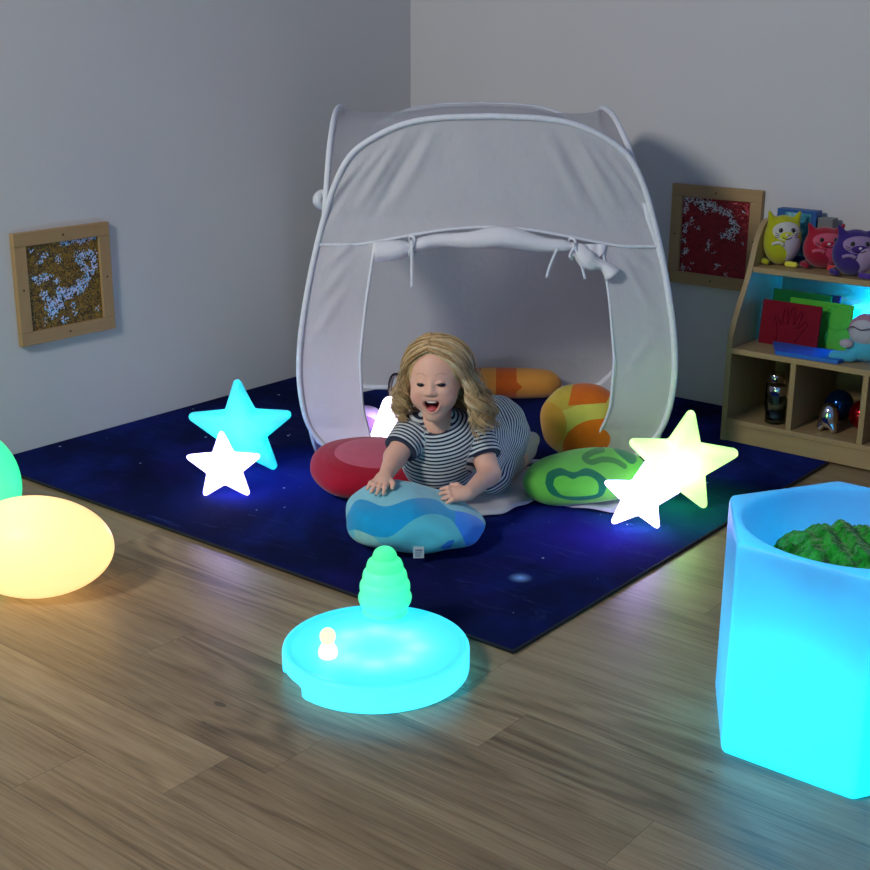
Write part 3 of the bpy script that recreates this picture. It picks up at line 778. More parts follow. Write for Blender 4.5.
def face_f(X, Y, Z):
    x, y, z = to_head(X, Y, Z)
    d = ell(x, y, z, (0, .005, .008), (.076, .088, .080))
    d = smin(d, ell(x, y, z, (0, -.034, -.046), (.0575, .052, .066)), .03)
    d = smin(d, ell(x, y, z, (0, -.062, -.100), (.026, .022, .022)), .022)
    for sg in (-1, 1):
        d = smin(d, ell(x, y, z, (sg * .031, -.058, -.054), (.0275, .026, .026)), .022)
        d = smin(d, ell(x, y, z, (sg * .077, .0, -.03), (.010, .018, .022)), .006)
        d = smax(d, -ell(x, y, z, (sg * .0265, -.099, -.012), (.0155, .016, .0085)), .010)
        for k in range(4):                                                                               # arched upper lid
            q0, q1 = -.0105 + .00525 * k, -.00525 + .00525 * k
            d = smin(d, cap(x, y, z, (sg * (.0265 + q0), -.0870 + .22 * (q0 + .0105), -.0070 - 38 * q0 * q0), (sg * (.0265 + q1), -.0870 + .22 * (q1 + .0105), -.0070 - 38 * q1 * q1), .0022), .004)
        d = smin(d, ell(x, y, z, (sg * .029, -.072, -.034), (.016, .015, .012)), .014)                     # raised cheek
    d = smin(d, cap(x, y, z, (0, -.083, -.008), (0, -.094, -.033), .0055, .0085), .012)
    for sg in (-1, 1): d = smin(d, ell(x, y, z, (sg * .0095, -.090, -.0365), (.0065, .007, .0055)), .006)
    # lips round the open mouth
    rr = np.sqrt((x / .0235) ** 2 + ((z + .072 - 18.0 * x * x) / .0165) ** 2)
    ring = np.sqrt(((rr - 1) * .019) ** 2 + (y + .086 - 1.2 * x * x * 6) ** 2) - .0036
    d = smin(d, ring, .008)
    d = smax(d, -ell(x, y, z - 18.0 * x * x, (0, -.088, -.072), (.021, .024, .0145)), .003)
    return d
def mouth_a(X, Y, Z):
    x, y, z = to_head(X, Y, Z)
    return np.where(y < -.04, ell(x, y, z - 18 * x * x, (0, -.086, -.072), (.0195, .030, .0135)), 1.0)
def lips_a(X, Y, Z):
    x, y, z = to_head(X, Y, Z)
    return np.where(y < -.06, np.sqrt((x / .0275) ** 2 + ((z + .072 - 18 * x * x) / .0205) ** 2) - 1, 1.0)
TORSO = [((.357, -.40, .262), (.385, -.365, .205), .040, .075), ((.385, -.365, .205), (.45, -.25, .155), .075, .080), ((.45, -.25, .155), (.522, -.115, .15), .080, .088)]
SHR, ELR, WRR = (.292, -.392, .245), (.243, -.474, .190), (.221, -.572, .171)
SHL, ELL_, WRL = (.462, -.362, .228), (.498, -.445, .135), (.436, -.588, .130)
LEGS = [((.550, -.10, .13), (.515, -.225, .052), .062, .050), ((.515, -.225, .050), (.615, -.01, .038), .040, .028)]
LEG2 = [((.49, -.06, .13), (.44, -.21, .052), .06, .05), ((.44, -.21, .048), (.50, .01, .036), .038, .028)]
def fingers(wr, palm_dir, side, base_z, up_=(0, 0, 1), curl=.012):
    """four fingers and a thumb from the wrist; side +1 thumb to +side vector"""
    d = np.array(palm_dir, float); d /= np.linalg.norm(d); u = np.array(up_, float); l = np.cross(u, d); l /= np.linalg.norm(l); u = np.cross(d, l)
    wr = np.array(wr, float); segs = []
    k = wr + d * .034
    for i, (off, L) in enumerate([(-.0185, .025), (-.0062, .032), (.0062, .034), (.0185, .029)]):
        a = k + l * off * side; fan = (d + l * side * off * 9); fan /= np.linalg.norm(fan)
        b = a + fan * L * .55 + u * .003; c = b + fan * L * .6 - u * curl * .8
        segs += [(a, b, .0066, .0062), (b, c, .0062, .0052)]
    a = wr + d * .012 + l * .017 * side; b = a + (d * .55 + l * side * .8) * .018; c = b + (d * .9 + l * side * .25) * .016 - u * .004
    segs += [(a, b, .0085, .0075), (b, c, .0075, .006)]
    palm = [(wr, wr + d * .018, .0165, .016)] + [(wr + d * .012 + l * q, k + l * q, .0105, .0095) for q in (-.013, 0, .013)]
    return palm, segs
PR, FR = fingers(WRR, (-.36, -.86, -.22), 1, 0, (.0, -.30, .95))
PL, FL = fingers(WRL, (-.92, -.30, .06), -1, 0, (.05, -.50, .85))
def body_f(X, Y, Z):
    d = face_f(X, Y, Z)
    b = cap(X, Y, Z, (.354, -.395, .31), (.362, -.385, .25), .036, .042)
    for a, c, r0, r1 in TORSO: b = smin(b, cap(X, Y, Z, a, c, r0, r1), .03)
    for S_, E_, W_ in ((SHR, ELR, WRR), (SHL, ELL_, WRL)):
        arm = smin(cap(X, Y, Z, S_, E_, .038, .0295), cap(X, Y, Z, E_, W_, .0295, .0185), .012); b = smin(b, arm, .02)
    for a, c, r0, r1 in LEGS + LEG2: b = smin(b, cap(X, Y, Z, a, c, r0, r1), .02)
    b = smin(b, cap(X, Y, Z, (.612, -.01, .036), (.648, .05, .076), .024, .021), .012)
    b = smin(b, cap(X, Y, Z, (.50, .01, .034), (.525, .07, .066), .023, .02), .012)
    d = smin(d, b, .018)
    for palm, seg in ((PR, FR), (PL, FL)):
        h = None
        for a, c, r0, r1 in palm:
            q = cap(X, Y, Z, a, c, r0, r1); h = q if h is None else smin(h, q, .008)
        for a, c, r0, r1 in seg: h = smin(h, cap(X, Y, Z, a, c, r0, r1), .0025)
        d = smin(d, h, .008)
    return d
P_, F_ = nets(body_f, (.16, -.66, 0.0), (.71, .11, .515), .0034)
P_ = relax(P_, F_, 1, .4)
me_attr = dict(mouth=mouth_a(*P_.T), lips=lips_a(*P_.T))
xh, yh, zh = to_head(*P_.T)
blush = np.minimum(np.hypot(xh - .036, zh + .055), np.hypot(xh + .036, zh + .055)) + 9 * (yh > -.03)
BRW = crom([(.014, .0095), (.021, .0145), (.030, .0155), (.039, .0105)], 5)
brow = poly_dist(np.abs(xh), zh, BRW) - .0017 + 9 * (yh > -.03)
Pb = P_ - np.array([CH[0], CH[1], 0]); me = np_mesh('body', Pb, F_)
for k, v in dict(mouth=me_attr['mouth'], lips=me_attr['lips'], blush=blush, brow=brow).items(): attr(me, k, v)
t = NT('skin'); p = t.pos(); nz = t.noise(p, 60, 3)
col = t.mix(nz, S2L((234, 178, 152)), S2L((242, 192, 166)))
col = t.mix(t.math('MULTIPLY', t.math('SUBTRACT', 1.0, t.math('DIVIDE', t.attr('blush'), .03), clamp=True), .35, clamp=True), col, S2L((228, 130, 120)))
col = t.mix(t.math('MULTIPLY', t.math('LESS_THAN', t.attr('brow'), 0.0), .34), col, S2L((150, 105, 70)))
col = t.mix(t.math('MULTIPLY', t.math('LESS_THAN', t.attr('lips'), 0.0), .32), col, S2L((205, 118, 112)))
col = t.mix(t.math('LESS_THAN', t.attr('mouth'), 0.0), col, S2L((92, 22, 26)))
x = t.n('ShaderNodeBsdfPrincipled'); t.l(col, x.inputs['Base Color']); x.inputs['Roughness'].default_value = .5; x.inputs['Subsurface Weight'].default_value = .15; x.inputs['Subsurface Radius'].default_value = (.01, .004, .002); x.inputs['Specular IOR Level'].default_value = .3
link('body', me, t.done(x.outputs[0]), child)
# eyes, teeth, tongue
def blob(name, c, r, mat, parent, rot=None, seg=20):
    b = bmesh.new(); bmesh.ops.create_uvsphere(b, u_segments=seg, v_segments=seg // 2 + 2, radius=1)
    for v in b.verts: v.co = Vector((v.co.x * r[0], v.co.y * r[1], v.co.z * r[2]))
    return bm_obj(name, b, mat, parent, True, c, rot)
M_EYE = simple('dark_eye', (34, 28, 30), .15)
for sg in (-1, 1):
    c = from_head((sg * .0265, -.0785, -.0135))[0]; blob('eye', loc3(c), (.0122, .0098, .0076), M_EYE, child, (0, 0, HYAW))
c = from_head((0, -.074, -.0815))[0]; blob('tongue', loc3(c), (.0135, .017, .006), simple('tongue_pink', (214, 96, 100), .35), child, (0, 0, HYAW))['label'] = 'pink tongue'
c = from_head((0, -.0835, -.0605))[0]; blob('teeth', loc3(c), (.0135, .005, .0032), simple('tooth_white', (240, 235, 225), .25), child, (0, 0, HYAW))

# romper
def sleeve(X, Y, Z, a, b, ra, rb, cut):
    a_ = np.array(a); b_ = np.array(b); d = (b_ - a_) / np.linalg.norm(b_ - a_)
    e = a_ + (b_ - a_) * cut
    q = cap(X, Y, Z, a, b, ra, rb)
    return np.maximum(q, (X - e[0]) * d[0] + (Y - e[1]) * d[1] + (Z - e[2]) * d[2])
FRONT = [((.365, -.385, .215), (.095, .062, .075)), ((.362, -.365, .135), (.102, .075, .085))]
def dress_f(X, Y, Z):
    b = None
    for a, c, r0, r1 in TORSO:
        q = cap(X, Y, Z, a, c, r0 + .012, r1 + .012); b = q if b is None else smin(b, q, .03)
    for c, r in FRONT: b = smin(b, ell(X, Y, Z, c, r), .03)
    b = smin(b, ell(X, Y, Z, (.522, -.105, .150), (.096, .098, .103)), .03)
    for (a, c, r0, r1) in (LEGS[0], LEG2[0]): b = smin(b, cap(X, Y, Z, a, c, r0 + .012, r1 + .010), .025)
    b = b + .0020 * np.sin(X * 70 + Z * 50) * np.sin(Y * 45 + Z * 35) + .0012 * np.sin(X * 40 - Z * 90)
    b = smax(b, -ell(X, Y, Z, (.350, -.445, .292), (.050, .050, .045)), .006)
    b = smin(b, sleeve(X, Y, Z, SHR, ELR, .050, .047, .72), .012)
    b = smin(b, sleeve(X, Y, Z, SHL, ELL_, .050, .047, .62), .012)
    b = smin(b, cap(X, Y, Z, LEGS[1][0], (.588, -.06, .043), .046, .035), .012)
    b = smin(b, cap(X, Y, Z, LEG2[1][0], (.485, -.04, .04), .046, .036), .012)
    return np.maximum(b, .004 - Z)
P_, F_ = nets(dress_f, (.2, -.48, 0.0), (.68, .02, .33), .0034); P_ = relax(P_, F_, 1, .4)
def along(P, a, b):
    a = np.array(a); b = np.array(b); d = b - a; L = np.linalg.norm(d); t = (P - a) @ d / L; tc = np.clip(t, 0, L)
    return t, np.linalg.norm(P - a - tc[:, None] * (d / L), axis=1)
# bands run round the neck and down the body
uu = np.sqrt((P_[:, 0] - .335) ** 2 + (P_[:, 1] + .44) ** 2 + (P_[:, 2] - .39) ** 2)
for a, b, cut in ((SHR, ELR, .74), (SHL, ELL_, .64)):
    tt, dd_ = along(P_, a, b); L = np.linalg.norm(np.array(b) - np.array(a))
    m = (dd_ < .056) & (tt > .012); uu = np.where(m, tt, uu)
me = np_mesh('romper', P_ - np.array([CH[0], CH[1], 0]), F_); attr(me, 'band', uu)
t = NT('striped_jersey'); fr = t.math('FRACT', t.math('MULTIPLY', t.attr('band'), 1 / .0108)); st = t.math('LESS_THAN', fr, .47)
nz = t.noise(t.pos(), 50, 3)
col = t.mix(st, t.mix(nz, S2L((196, 202, 200)), S2L((226, 230, 226))), t.mix(nz, S2L((26, 36, 60)), S2L((38, 52, 78))))
o = link('romper', me, t.done(t.pbr(col, .85, 0, t.bump(t.noise(t.pos(), 220, 2), .3, .0008), .2, .2)), child); o['label'] = 'navy and white striped romper'
# socks
sk = simple('cream_sock', (206, 198, 190), .9, grain=.001, gscale=200)
for a, b in (((.604, -.030, .038), (.648, .05, .076)), ((.495, -.01, .036), (.525, .07, .066))):
    def sf(X, Y, Z): return smin(cap(X, Y, Z, a, ((a[0] * .4 + b[0] * .6), a[1] * .4 + b[1] * .6, a[2] * .6 + b[2] * .4), .031, .029), cap(X, Y, Z, ((a[0] * .4 + b[0] * .6), a[1] * .4 + b[1] * .6, a[2] * .6 + b[2] * .4), b, .029, .0255), .012)
    mn = np.minimum(a, b) - .035; mx = np.maximum(a, b) + .035
    P_, F_ = nets(sf, mn, mx, .004); P_ = relax(P_, F_, 2); P_[:, 2] = np.maximum(P_[:, 2], .002)
    link('sock', np_mesh('sock', P_ - np.array([CH[0], CH[1], 0]), F_), sk, child)
# hair
def m_hair():
    t = NT('blond_hair'); nz = t.noise(t.pos(), 30, 3); f = t.attr('tone')
    col = t.ramp(t.math('ADD', t.math('MULTIPLY', f, .75), t.math('MULTIPLY', nz, .25)), [(.1, S2L((140, 108, 66))), (.36, S2L((196, 160, 104))), (.6, S2L((226, 194, 138))), (.85, S2L((248, 230, 190)))])
    return t.done(t.pbr(col, .42, 0, None, .5, .1))
HR = np.array([.079, .092, .086])
def onhead(d, k=1.0):
    d = np.array(d, float); d = d / np.linalg.norm(d); return np.array([0, .006, .008]) + d * HR * k
VV, FF, TT = [], [], []
def add_strand(pts, r, tone):
    n = len(pts); P = np.array(pts); T = np.gradient(P, axis=0); T /= np.linalg.norm(T, axis=1)[:, None] + 1e-9
    ref = RNG.normal(size=3); A = np.cross(T, ref); A /= np.linalg.norm(A, axis=1)[:, None] + 1e-9; B = np.cross(T, A)
    base = sum(len(v) for v in VV)
    rr = r * np.linspace(1, .45, n)[:, None]
    ring = np.stack([P + A * rr, P + (-.5 * A + .866 * B) * rr, P + (-.5 * A - .866 * B) * rr], 1).reshape(-1, 3)
    VV.append(ring); TT.append(np.full(len(ring), tone))
    i = np.arange(n - 1)[:, None] * 3 + base
    for k in range(3):
        l = (k + 1) % 3; FF.append(np.concatenate([i + k, i + l, i + 3 + l, i + 3 + k], 1))
def lock(y0, side, az, length, curl, freq, spread, n=26, ph=0.0, lift=1.02):
    """one lock: from the parting over the head to the side, then hanging in a curl"""
    th = y0; part = -.10
    d0 = np.array([part + side * .02, math.sin(th), math.cos(th)]); d0 /= np.linalg.norm(d0)
    e = math.radians(-8); d1 = np.array([side * math.sin(az) * math.cos(e), -math.cos(az) * math.cos(e), math.sin(e)])
    path = []
    om = math.acos(np.clip(d0 @ d1, -1, 1))
    for t in np.linspace(0, 1, 14):
        d = (math.sin((1 - t) * om) * d0 + math.sin(t * om) * d1) / math.sin(om); path.append(onhead(d, lift + .02 * t + .06 * t * t))
    end = path[-1]; out = np.array([d1[0], d1[1], 0]); out /= np.linalg.norm(out)
    a1 = np.array([-out[1], out[0], 0])
    m = 22
    for i in range(1, m + 1):
        t = i / m; rad = curl * min(1, t * 2.2)
        c = end + np.array([0, 0, -length * t]) + out * (spread * math.sin(t * 1.7))
        c = c + out * rad * math.cos(freq * t * 2 * PI + ph) + a1 * rad * math.sin(freq * t * 2 * PI + ph); path.append(c)
    path = np.array(path)
    lt = float(np.clip(RNG.normal(.5, .24), .05, 1))
    for _ in range(n):
        wisp = 2.6 if RNG.random() < .12 else 1.0; o_ = RNG.normal(size=3) * .0030 * wisp; o2 = RNG.normal(size=3) * .0022 * wisp; w = np.linspace(0, 1, len(path))[:, None]
        jit = np.cumsum(RNG.normal(size=path.shape) * .00045, axis=0)
        q = path + o_ * (.5 + .6 * np.sin(w * PI)) + o2 * w + jit
        q = q[: int(len(q) * RNG.uniform(.82, 1.0))]
        add_strand(from_head(q), RNG.uniform(.0010, .0017), float(np.clip(RNG.normal(lt, .09), 0, 1)))
for side in (-1, 1):
    for i in range(74):
        q = i / 73
        y0 = -.74 + 2.0 * q + RNG.normal() * .04
        az = math.radians(70 + 108 * q + RNG.normal() * 3)
        if side < 0: L = .105 + .045 * RNG.random(); sp = .004 + .030 * RNG.random(); cu = .013; fr_ = 3.3
        else: L = .120 + .065 * RNG.random(); sp = .004 + .062 * RNG.random(); cu = .012; fr_ = 2.6
        if q > .5: L *= .95; sp *= .7
        lock(y0, side, az, L, cu * RNG.uniform(.6, 1.25), fr_ * RNG.uniform(.8, 1.2), sp, 18, RNG.random() * 6, 1.015 + .02 * RNG.random())
    for i in range(10):                                  # loose curls around the face
        lock(-.78 + .2 * RNG.random(), side, math.radians(74 + 10 * RNG.random()), .09 + .05 * RNG.random(), .014, 2.4, .02, 10, RNG.random() * 6, 1.02)
# under layer hugging the scalp
def capf(X, Y, Z):
    x, y, z = to_head(X, Y, Z)
    d = ell(x, y, z, (0, .006, .008), HR * 1.005)
    face = ell(x, y, z, (0, -.125, -.026), (.086, .092, .128))
    d = smax(d, -face, .006)
    return smax(d, -.085 - z, .01)
P_, F_ = nets(capf, HC - .12, HC + .12, .004)
nV = sum(len(v) for v in VV)
P_ = relax(P_, F_, 2)
allV = np.concatenate(VV + [P_]); allF = np.concatenate(FF + [F_ + nV]); tone = np.concatenate(TT + [np.full(len(P_), .46)])
me = np_mesh('hair', allV - np.array([CH[0], CH[1], 0]), allF); attr(me, 'tone', tone)
o = link('hair', me, m_hair(), child); o['label'] = 'curly shoulder-length blond hair'

# ------------------------------------------------------------------ sequin boards
def m_sequin(name, c1, c2, back, flip, warm):
    t = NT(name); p = t.pos()
    v = t.n('ShaderNodeTexVoronoi'); t.l(p, v.inputs['Vector']); v.inputs['Scale'].default_value = 240
    sc = t.n('ShaderNodeSeparateColor'); t.l(v.outputs['Color'], sc.inputs[0])
    nz = t.noise(p, 55, 3, .7); cell = t.math('ADD', t.math('MULTIPLY', t.math('SUBTRACT', sc.outputs[1], .5), .020), t.math('MULTIPLY', t.math('SUBTRACT', nz, .465), .036))
    m = t.math('LESS_THAN', t.math('ADD', t.attr('rub'), cell), 0.0)
    dark = t.math('LESS_THAN', sc.outputs[2], warm)
    gold = t.mix(sc.outputs[0], S2L(c1), S2L(c2)); gold = t.mix(t.math('MULTIPLY', dark, .8), gold, S2L(back))
    wht = t.mix(sc.outputs[0], S2L(flip[0]), S2L(flip[1])); wht = t.mix(t.math('LESS_THAN', sc.outputs[2], .22), wht, S2L(back))
    col = t.mix(m, gold, wht)
    # each sequin tilts its own way
    nv = t.n('ShaderNodeVectorMath', operation='SUBTRACT'); t.l(v.outputs['Color'], nv.inputs[0]); nv.inputs[1].default_value = (.5, .5, .5)
    sca = t.n('ShaderNodeVectorMath', operation='SCALE'); t.l(nv.outputs[0], sca.inputs[0]); sca.inputs['Scale'].default_value = .55
    g = t.n('ShaderNodeNewGeometry'); ad = t.n('ShaderNodeVectorMath', operation='ADD'); t.l(g.outputs['Normal'], ad.inputs[0]); t.l(sca.outputs[0], ad.inputs[1])
    no = t.n('ShaderNodeVectorMath', operation='NORMALIZE'); t.l(ad.outputs[0], no.inputs[0])
    return t.done(t.pbr(col, .35, .25, no.outputs[0], .6))
def m_wood(name, a, b, ax=0):
    t = NT(name); p = t.pos(); sc = [28, 28, 28]; sc[ax] = 2.0
    g = t.noise(t.mapping(p, tuple(sc)), 1, 4, .6, dist=.5); col = t.mix(g, S2L(a), S2L(b))
    return t.done(t.pbr(col, .5, 0, t.bump(g, .1, .001), .35))
WOODX = m_wood('birch', (150, 126, 86), (178, 152, 108), 0); WOODZ = m_wood('birch_upright', (150, 126, 86), (178, 152, 108), 2); WOODY = m_wood('birch_depth', (150, 126, 86), (178, 152, 108), 1)
WF1 = m_wood('board_frame_wood', (156, 126, 84), (184, 152, 106), 0); WF2 = m_wood('board_frame_wood_upright', (156, 126, 84), (184, 152, 106), 2)
def board(label, W_, H_, fwid, th, mat, strokes, loc, rot):
    t = thing('sequin_board', label, 'sequin board', loc, rot, 'framed sequin boards on the walls')
    # local: x across, y = -out of the wall, z up; origin at the lower left back corner
    for nm, c, m in (('frame_rail', (0, W_, 0, fwid), WF1), ('frame_rail', (0, W_, H_ - fwid, H_), WF1), ('frame_stile', (0, fwid, fwid, H_ - fwid), WF2), ('frame_stile', (W_ - fwid, W_, fwid, H_ - fwid), WF2)):
        bm_obj(nm, box_bm(c[0], c[1], -th, -.0005, c[2], c[3], .002), m, t)
    n = 70; P = []; R_ = []
    for i in range(n + 1):
        row = []
        for j in range(n + 1):
            a, b = j / n, i / n
            row.append((fwid - .002 + a * (W_ - 2 * fwid + .004), -th * .55, fwid - .002 + b * (H_ - 2 * fwid + .004)))
            d = 9.0
            for s in strokes:
                rad = s[-1]; pts = s[:-1]
                if len(pts) == 1: pts = (pts[0], (pts[0][0] + .001, pts[0][1]))
                for (x0, y0), (x1, y1) in zip(pts[:-1], pts[1:]):
                    ex, ey = x1 - x0, y1 - y0; q = min(1, max(0, ((a - x0) * ex + (b - y0) * ey) / (ex * ex + ey * ey))); d = min(d, math.hypot(a - x0 - q * ex, b - y0 - q * ey) - rad)
            R_.append(d * .26)
        P.append(row)
    vs, fs = grid_vf(P); me = new_mesh('sequin_cloth', vs, fs, False); attr(me, 'rub', np.array(R_)); link('sequin_cloth', me, mat, t)
    for x, z in ((W_ / 2, fwid / 2), (W_ / 2, H_ - fwid / 2), (fwid / 2, H_ / 2), (W_ - fwid / 2, H_ / 2)):
        b = bmesh.new(); bmesh.ops.create_cone(b, cap_ends=True, segments=10, radius1=.0035, radius2=.0035, depth=.002, matrix=Matrix.Translation((x, -th - .0006, z)) @ Matrix.Rotation(PI / 2, 4, 'X'))
        bm_obj('screw', b, simple('screw_dark', (84, 70, 50), .5, .5), t)
    return t
LS = [((.72, .80), (.93, .78), .04), ((.93, .78), (.92, .64), (.85, .56), (.76, .48), .035), ((.72, .80), (.76, .66), (.9, .62), .02), ((.70, .46), (.55, .36), (.42, .40), .055), ((.55, .38), (.35, .30), (.28, .24), .05), ((.22, .42), (.30, .30), .03), ((.3, .16), (.4, .24), .035),
      ((.2, .84), (.2, .76), .02), ((.27, .85), .02), ((.45, .78), .015), ((.12, .59), (.30, .60), .022), ((.40, .53), .02), ((.5, .97), (.95, .99), .022), ((.1, .92), .02), ((.45, .07), .03), ((.2, .10), .02), ((.62, .10), .02), ((.93, .13), .012), ((.68, .36), (.80, .44), .02), ((.6, .22), .015)]
RS = [((.04, .95), (.22, .94), (.45, .90), .045), ((.25, .92), (.32, .84), .03), ((.45, .88), (.66, .84), (.74, .79), .03), ((.05, .93), (.05, .78), .022), ((.75, .70), (.80, .64), (.68, .58), .035), ((.62, .54), (.78, .52), .022), ((.06, .60), (.06, .52), .022), ((.14, .68), .025), ((.25, .60), .012), ((.05, .42), .025), ((.1, .30), (.07, .24), .024), ((.05, .06), (.12, .04), .026), ((.42, .42), .018), ((.56, .14), .018), ((.4, .35), .012), ((.2, .12), .012), ((.88, .85), .01), ((.9, .45), .01), ((.5, .3), .008), ((.7, .03), .01)]
board('gold sequin board in a wooden frame on the left wall', .355, .349, .042, .022, m_sequin('gold_sequins', (92, 70, 14), (160, 124, 34), (26, 22, 20), ((110, 200, 240), (225, 215, 248)), .30), LS, (0.0, -1.888, .343), PI / 2)
board('red sequin board in a wooden frame on the back wall', .341, .347, .042, .022, m_sequin('red_sequins', (132, 6, 20), (150, 10, 24), (60, 4, 12), ((214, 214, 214), (190, 205, 205)), .10), RS, (1.2144, 0.0, .4284), 0)

# ------------------------------------------------------------------ shelf unit and what stands on it
SX0, SX1 = 1.637, 2.36; SZ = ZR
sh = thing('shelf_unit', 'low birch shelf unit with curved sides against the back wall', 'shelf', (SX0, -.19, SZ), 0)
def sp(x0, x1, y0, y1, z0, z1, nm, m, bev=.0015): return bm_obj(nm, box_bm(x0 - SX0, x1 - SX0, y0 + .19, y1 + .19, z0, z1, bev), m, sh)
prof = crom([(-.371, .33), (-.365, .36), (-.326, .441), (-.285, .51), (-.262, .56), (-.237, .633), (-.205, .68), (-.178, .70)], 6)
outl = [(-.02, 0.0), (-.371, 0.0)] + [tuple(q) for q in prof] + [(-.02, .70)]
def side(x):
    b = bmesh.new(); a = [b.verts.new((x - SX0, y + .19, z)) for y, z in outl]; f = b.faces.new(a)
    r = bmesh.ops.extrude_face_region(b, geom=[f]); [setattr(v, 'co', v.co + Vector((.018, 0, 0))) for v in r['geom'] if isinstance(v, bmesh.types.BMVert)]
    bmesh.ops.recalc_face_normals(b, faces=b.faces); return bm_obj('side_panel', b, WOODZ, sh)
side(SX0); side(SX1 - .018)
xi0, xi1 = SX0 + .018, SX1 - .018
sp(xi0, xi1, -.371, -.02, .058, .076, 'shelf_board', WOODX); sp(xi0, xi1, -.371, -.02, .292, .310, 'shelf_board', WOODX); sp(xi0, xi1, -.262, -.02, .540, .558, 'shelf_board', WOODX)
sp(xi0, xi1, -.366, -.352, .0, .058, 'plinth', WOODX); sp(xi0, xi1, -.028, -.018, .02, .545, 'back_panel', WOODX)
for x in (1.866, 2.098): sp(x - .009, x + .009, -.369, -.03, .076, .292, 'divider', WOODZ)
T1, T2, T3 = SZ + .076, SZ + .310, SZ + .558
# plush cats
def cat(label, loc, rz, body, face, belly, muz, shape, haunch=None, foot=None, k=1.0):
    t = thing('plush_cat', label, 'plush toy', loc, rz, 'plush cats on the top shelf')
    rx, ry, rzv = shape
    def f(X, Y, Z):
        d = ell(X, Y, Z, (0, 0, rzv), (rx, ry, rzv))
        for sg in (-1, 1):
            d = smin(d, cap(X, Y, Z, (sg * rx * .58, -.004, rzv * 1.70), (sg * rx * .80, -.004, rzv * 2.12), .016, .005), .012)
        d = smin(d, cap(X, Y, Z, (rx * .25, -ry * .85, .010), (rx * .6, -ry * 1.15, .010), .010, .009), .006)
        return np.maximum(d, .001 - Z)
    P, F = nets(f, (-rx * 1.2, -ry * 1.45, 0), (rx * 1.2, ry * 1.1, rzv * 2.35), .0032); P = relax(P, F, 1)
    x, y, z = P.T; me = np_mesh('body', P, F); fr_ = np.where(y < 0, 0, 9.0)
    attr(me, 'face', ((x - rx * .08) / (rx * .72)) ** 2 + ((z - rzv * 1.42) / (rzv * .36)) ** 2 - 1 + fr_)
    attr(me, 'belly', ((x - rx * .42) / (rx * .48)) ** 2 + ((z - rzv * .72) / (rzv * .58)) ** 2 - 1 + fr_)
    attr(me, 'haunch', ((x + rx * .35) / (rx * .52)) ** 2 + ((z - rzv * .45) / (rzv * .42)) ** 2 - 1 + fr_)
    attr(me, 'foot', np.where((z < .021) & (y < -ry * .85) & (x > 0), -1.0, 1.0))
    attr(me, 'muz', ((x - rx * .10) / (rx * .40)) ** 2 + ((z - rzv * 1.24) / (rzv * .17)) ** 2 - 1 + fr_)
    link('body', me, cloth('cat_plush', body, [('face', face), ('muz', muz), ('belly', belly), ('haunch', haunch or body), ('foot', foot or body)]), t)
    def surf(xx, zz): return -ry * math.sqrt(max(.02, 1 - (xx / rx) ** 2 - ((zz - rzv) / rzv) ** 2))
    for ex in (-.24, .40):
        X, Z = rx * ex, rzv * 1.46; blob('eye', (X, surf(X, Z), Z), (.0068, .0045, .0080), M_EYE, t, seg=12)
    X, Z = rx * .10, rzv * 1.30; blob('nose', (X, surf(X, Z) - .001, Z), (.0052, .0045, .0042), simple('nose_pale', (214, 200, 205), .6), t, seg=12)
    pts = [(rx * q, surf(rx * q, rzv * (1.20 - .07 * math.sin(PI * (q + .15) / .5))) - .0005, rzv * (1.20 - .07 * math.sin(PI * (q + .15) / .5))) for q in np.linspace(-.15, .35, 9)]
    v, fq = tube(pts, .0013, 5); link('mouth', new_mesh('mouth', v, fq), M_EYE, t)
    pts = [(rx * q, surf(rx * q, rzv * zz) - .002, rzv * zz) for q, zz in ((-.62, .90), (-.45, .97), (-.25, .98), (-.08, .90))]
    v, fq = tube(crom(pts, 4), .0052, 8); o = link('paw', new_mesh('paw', v, fq), cloth('paw_plush', face), t)
    for sg in (-1, 1):
        w = [tube([(rx * (.1 + sg * .42), surf(rx * (.1 + sg * .42), rzv * (1.26 + q * .05)) - .001, rzv * (1.26 + q * .05)), (rx * (.1 + sg * .62), surf(rx * (.1 + sg * .62), rzv * (1.26 + q * .09)) - .001, rzv * (1.26 + q * .09))], .0009, 4) for q in (-1, 0, 1)]
        v, fq = joinvf(*w); link('whiskers', new_mesh('whiskers', v, fq), M_EYE, t)
    v, fq = tube(crom([(-rx * .75, ry * .4, .014), (-rx * .95, 0, .012), (-rx * .75, -ry * .55, .012)], 5), .009, 8); link('tail', new_mesh('tail', v, fq), cloth('tail_plush', haunch or body), t)
    return t
cat('yellow plush cat with white face, at the left end of the top shelf', (1.703, -.165, T3), math.radians(34), (178, 178, 14), (200, 198, 188), (196, 186, 196), (200, 200, 60), (.060, .054, .080), (176, 178, 20), (226, 222, 70))
cat('red plush cat with pink face, between the yellow and purple cats', (1.836, -.140, T3), math.radians(30), (160, 16, 42), (196, 84, 106), (206, 70, 110), (170, 30, 50), (.066, .056, .066), (152, 16, 46), (222, 60, 60))
cat('dark purple plush cat with mauve face on the top shelf', (1.962, -.205, T3), math.radians(30), (52, 28, 108), (150, 124, 160), (186, 156, 186), (64, 36, 110), (.068, .058, .072), (58, 36, 112), (80, 50, 140))
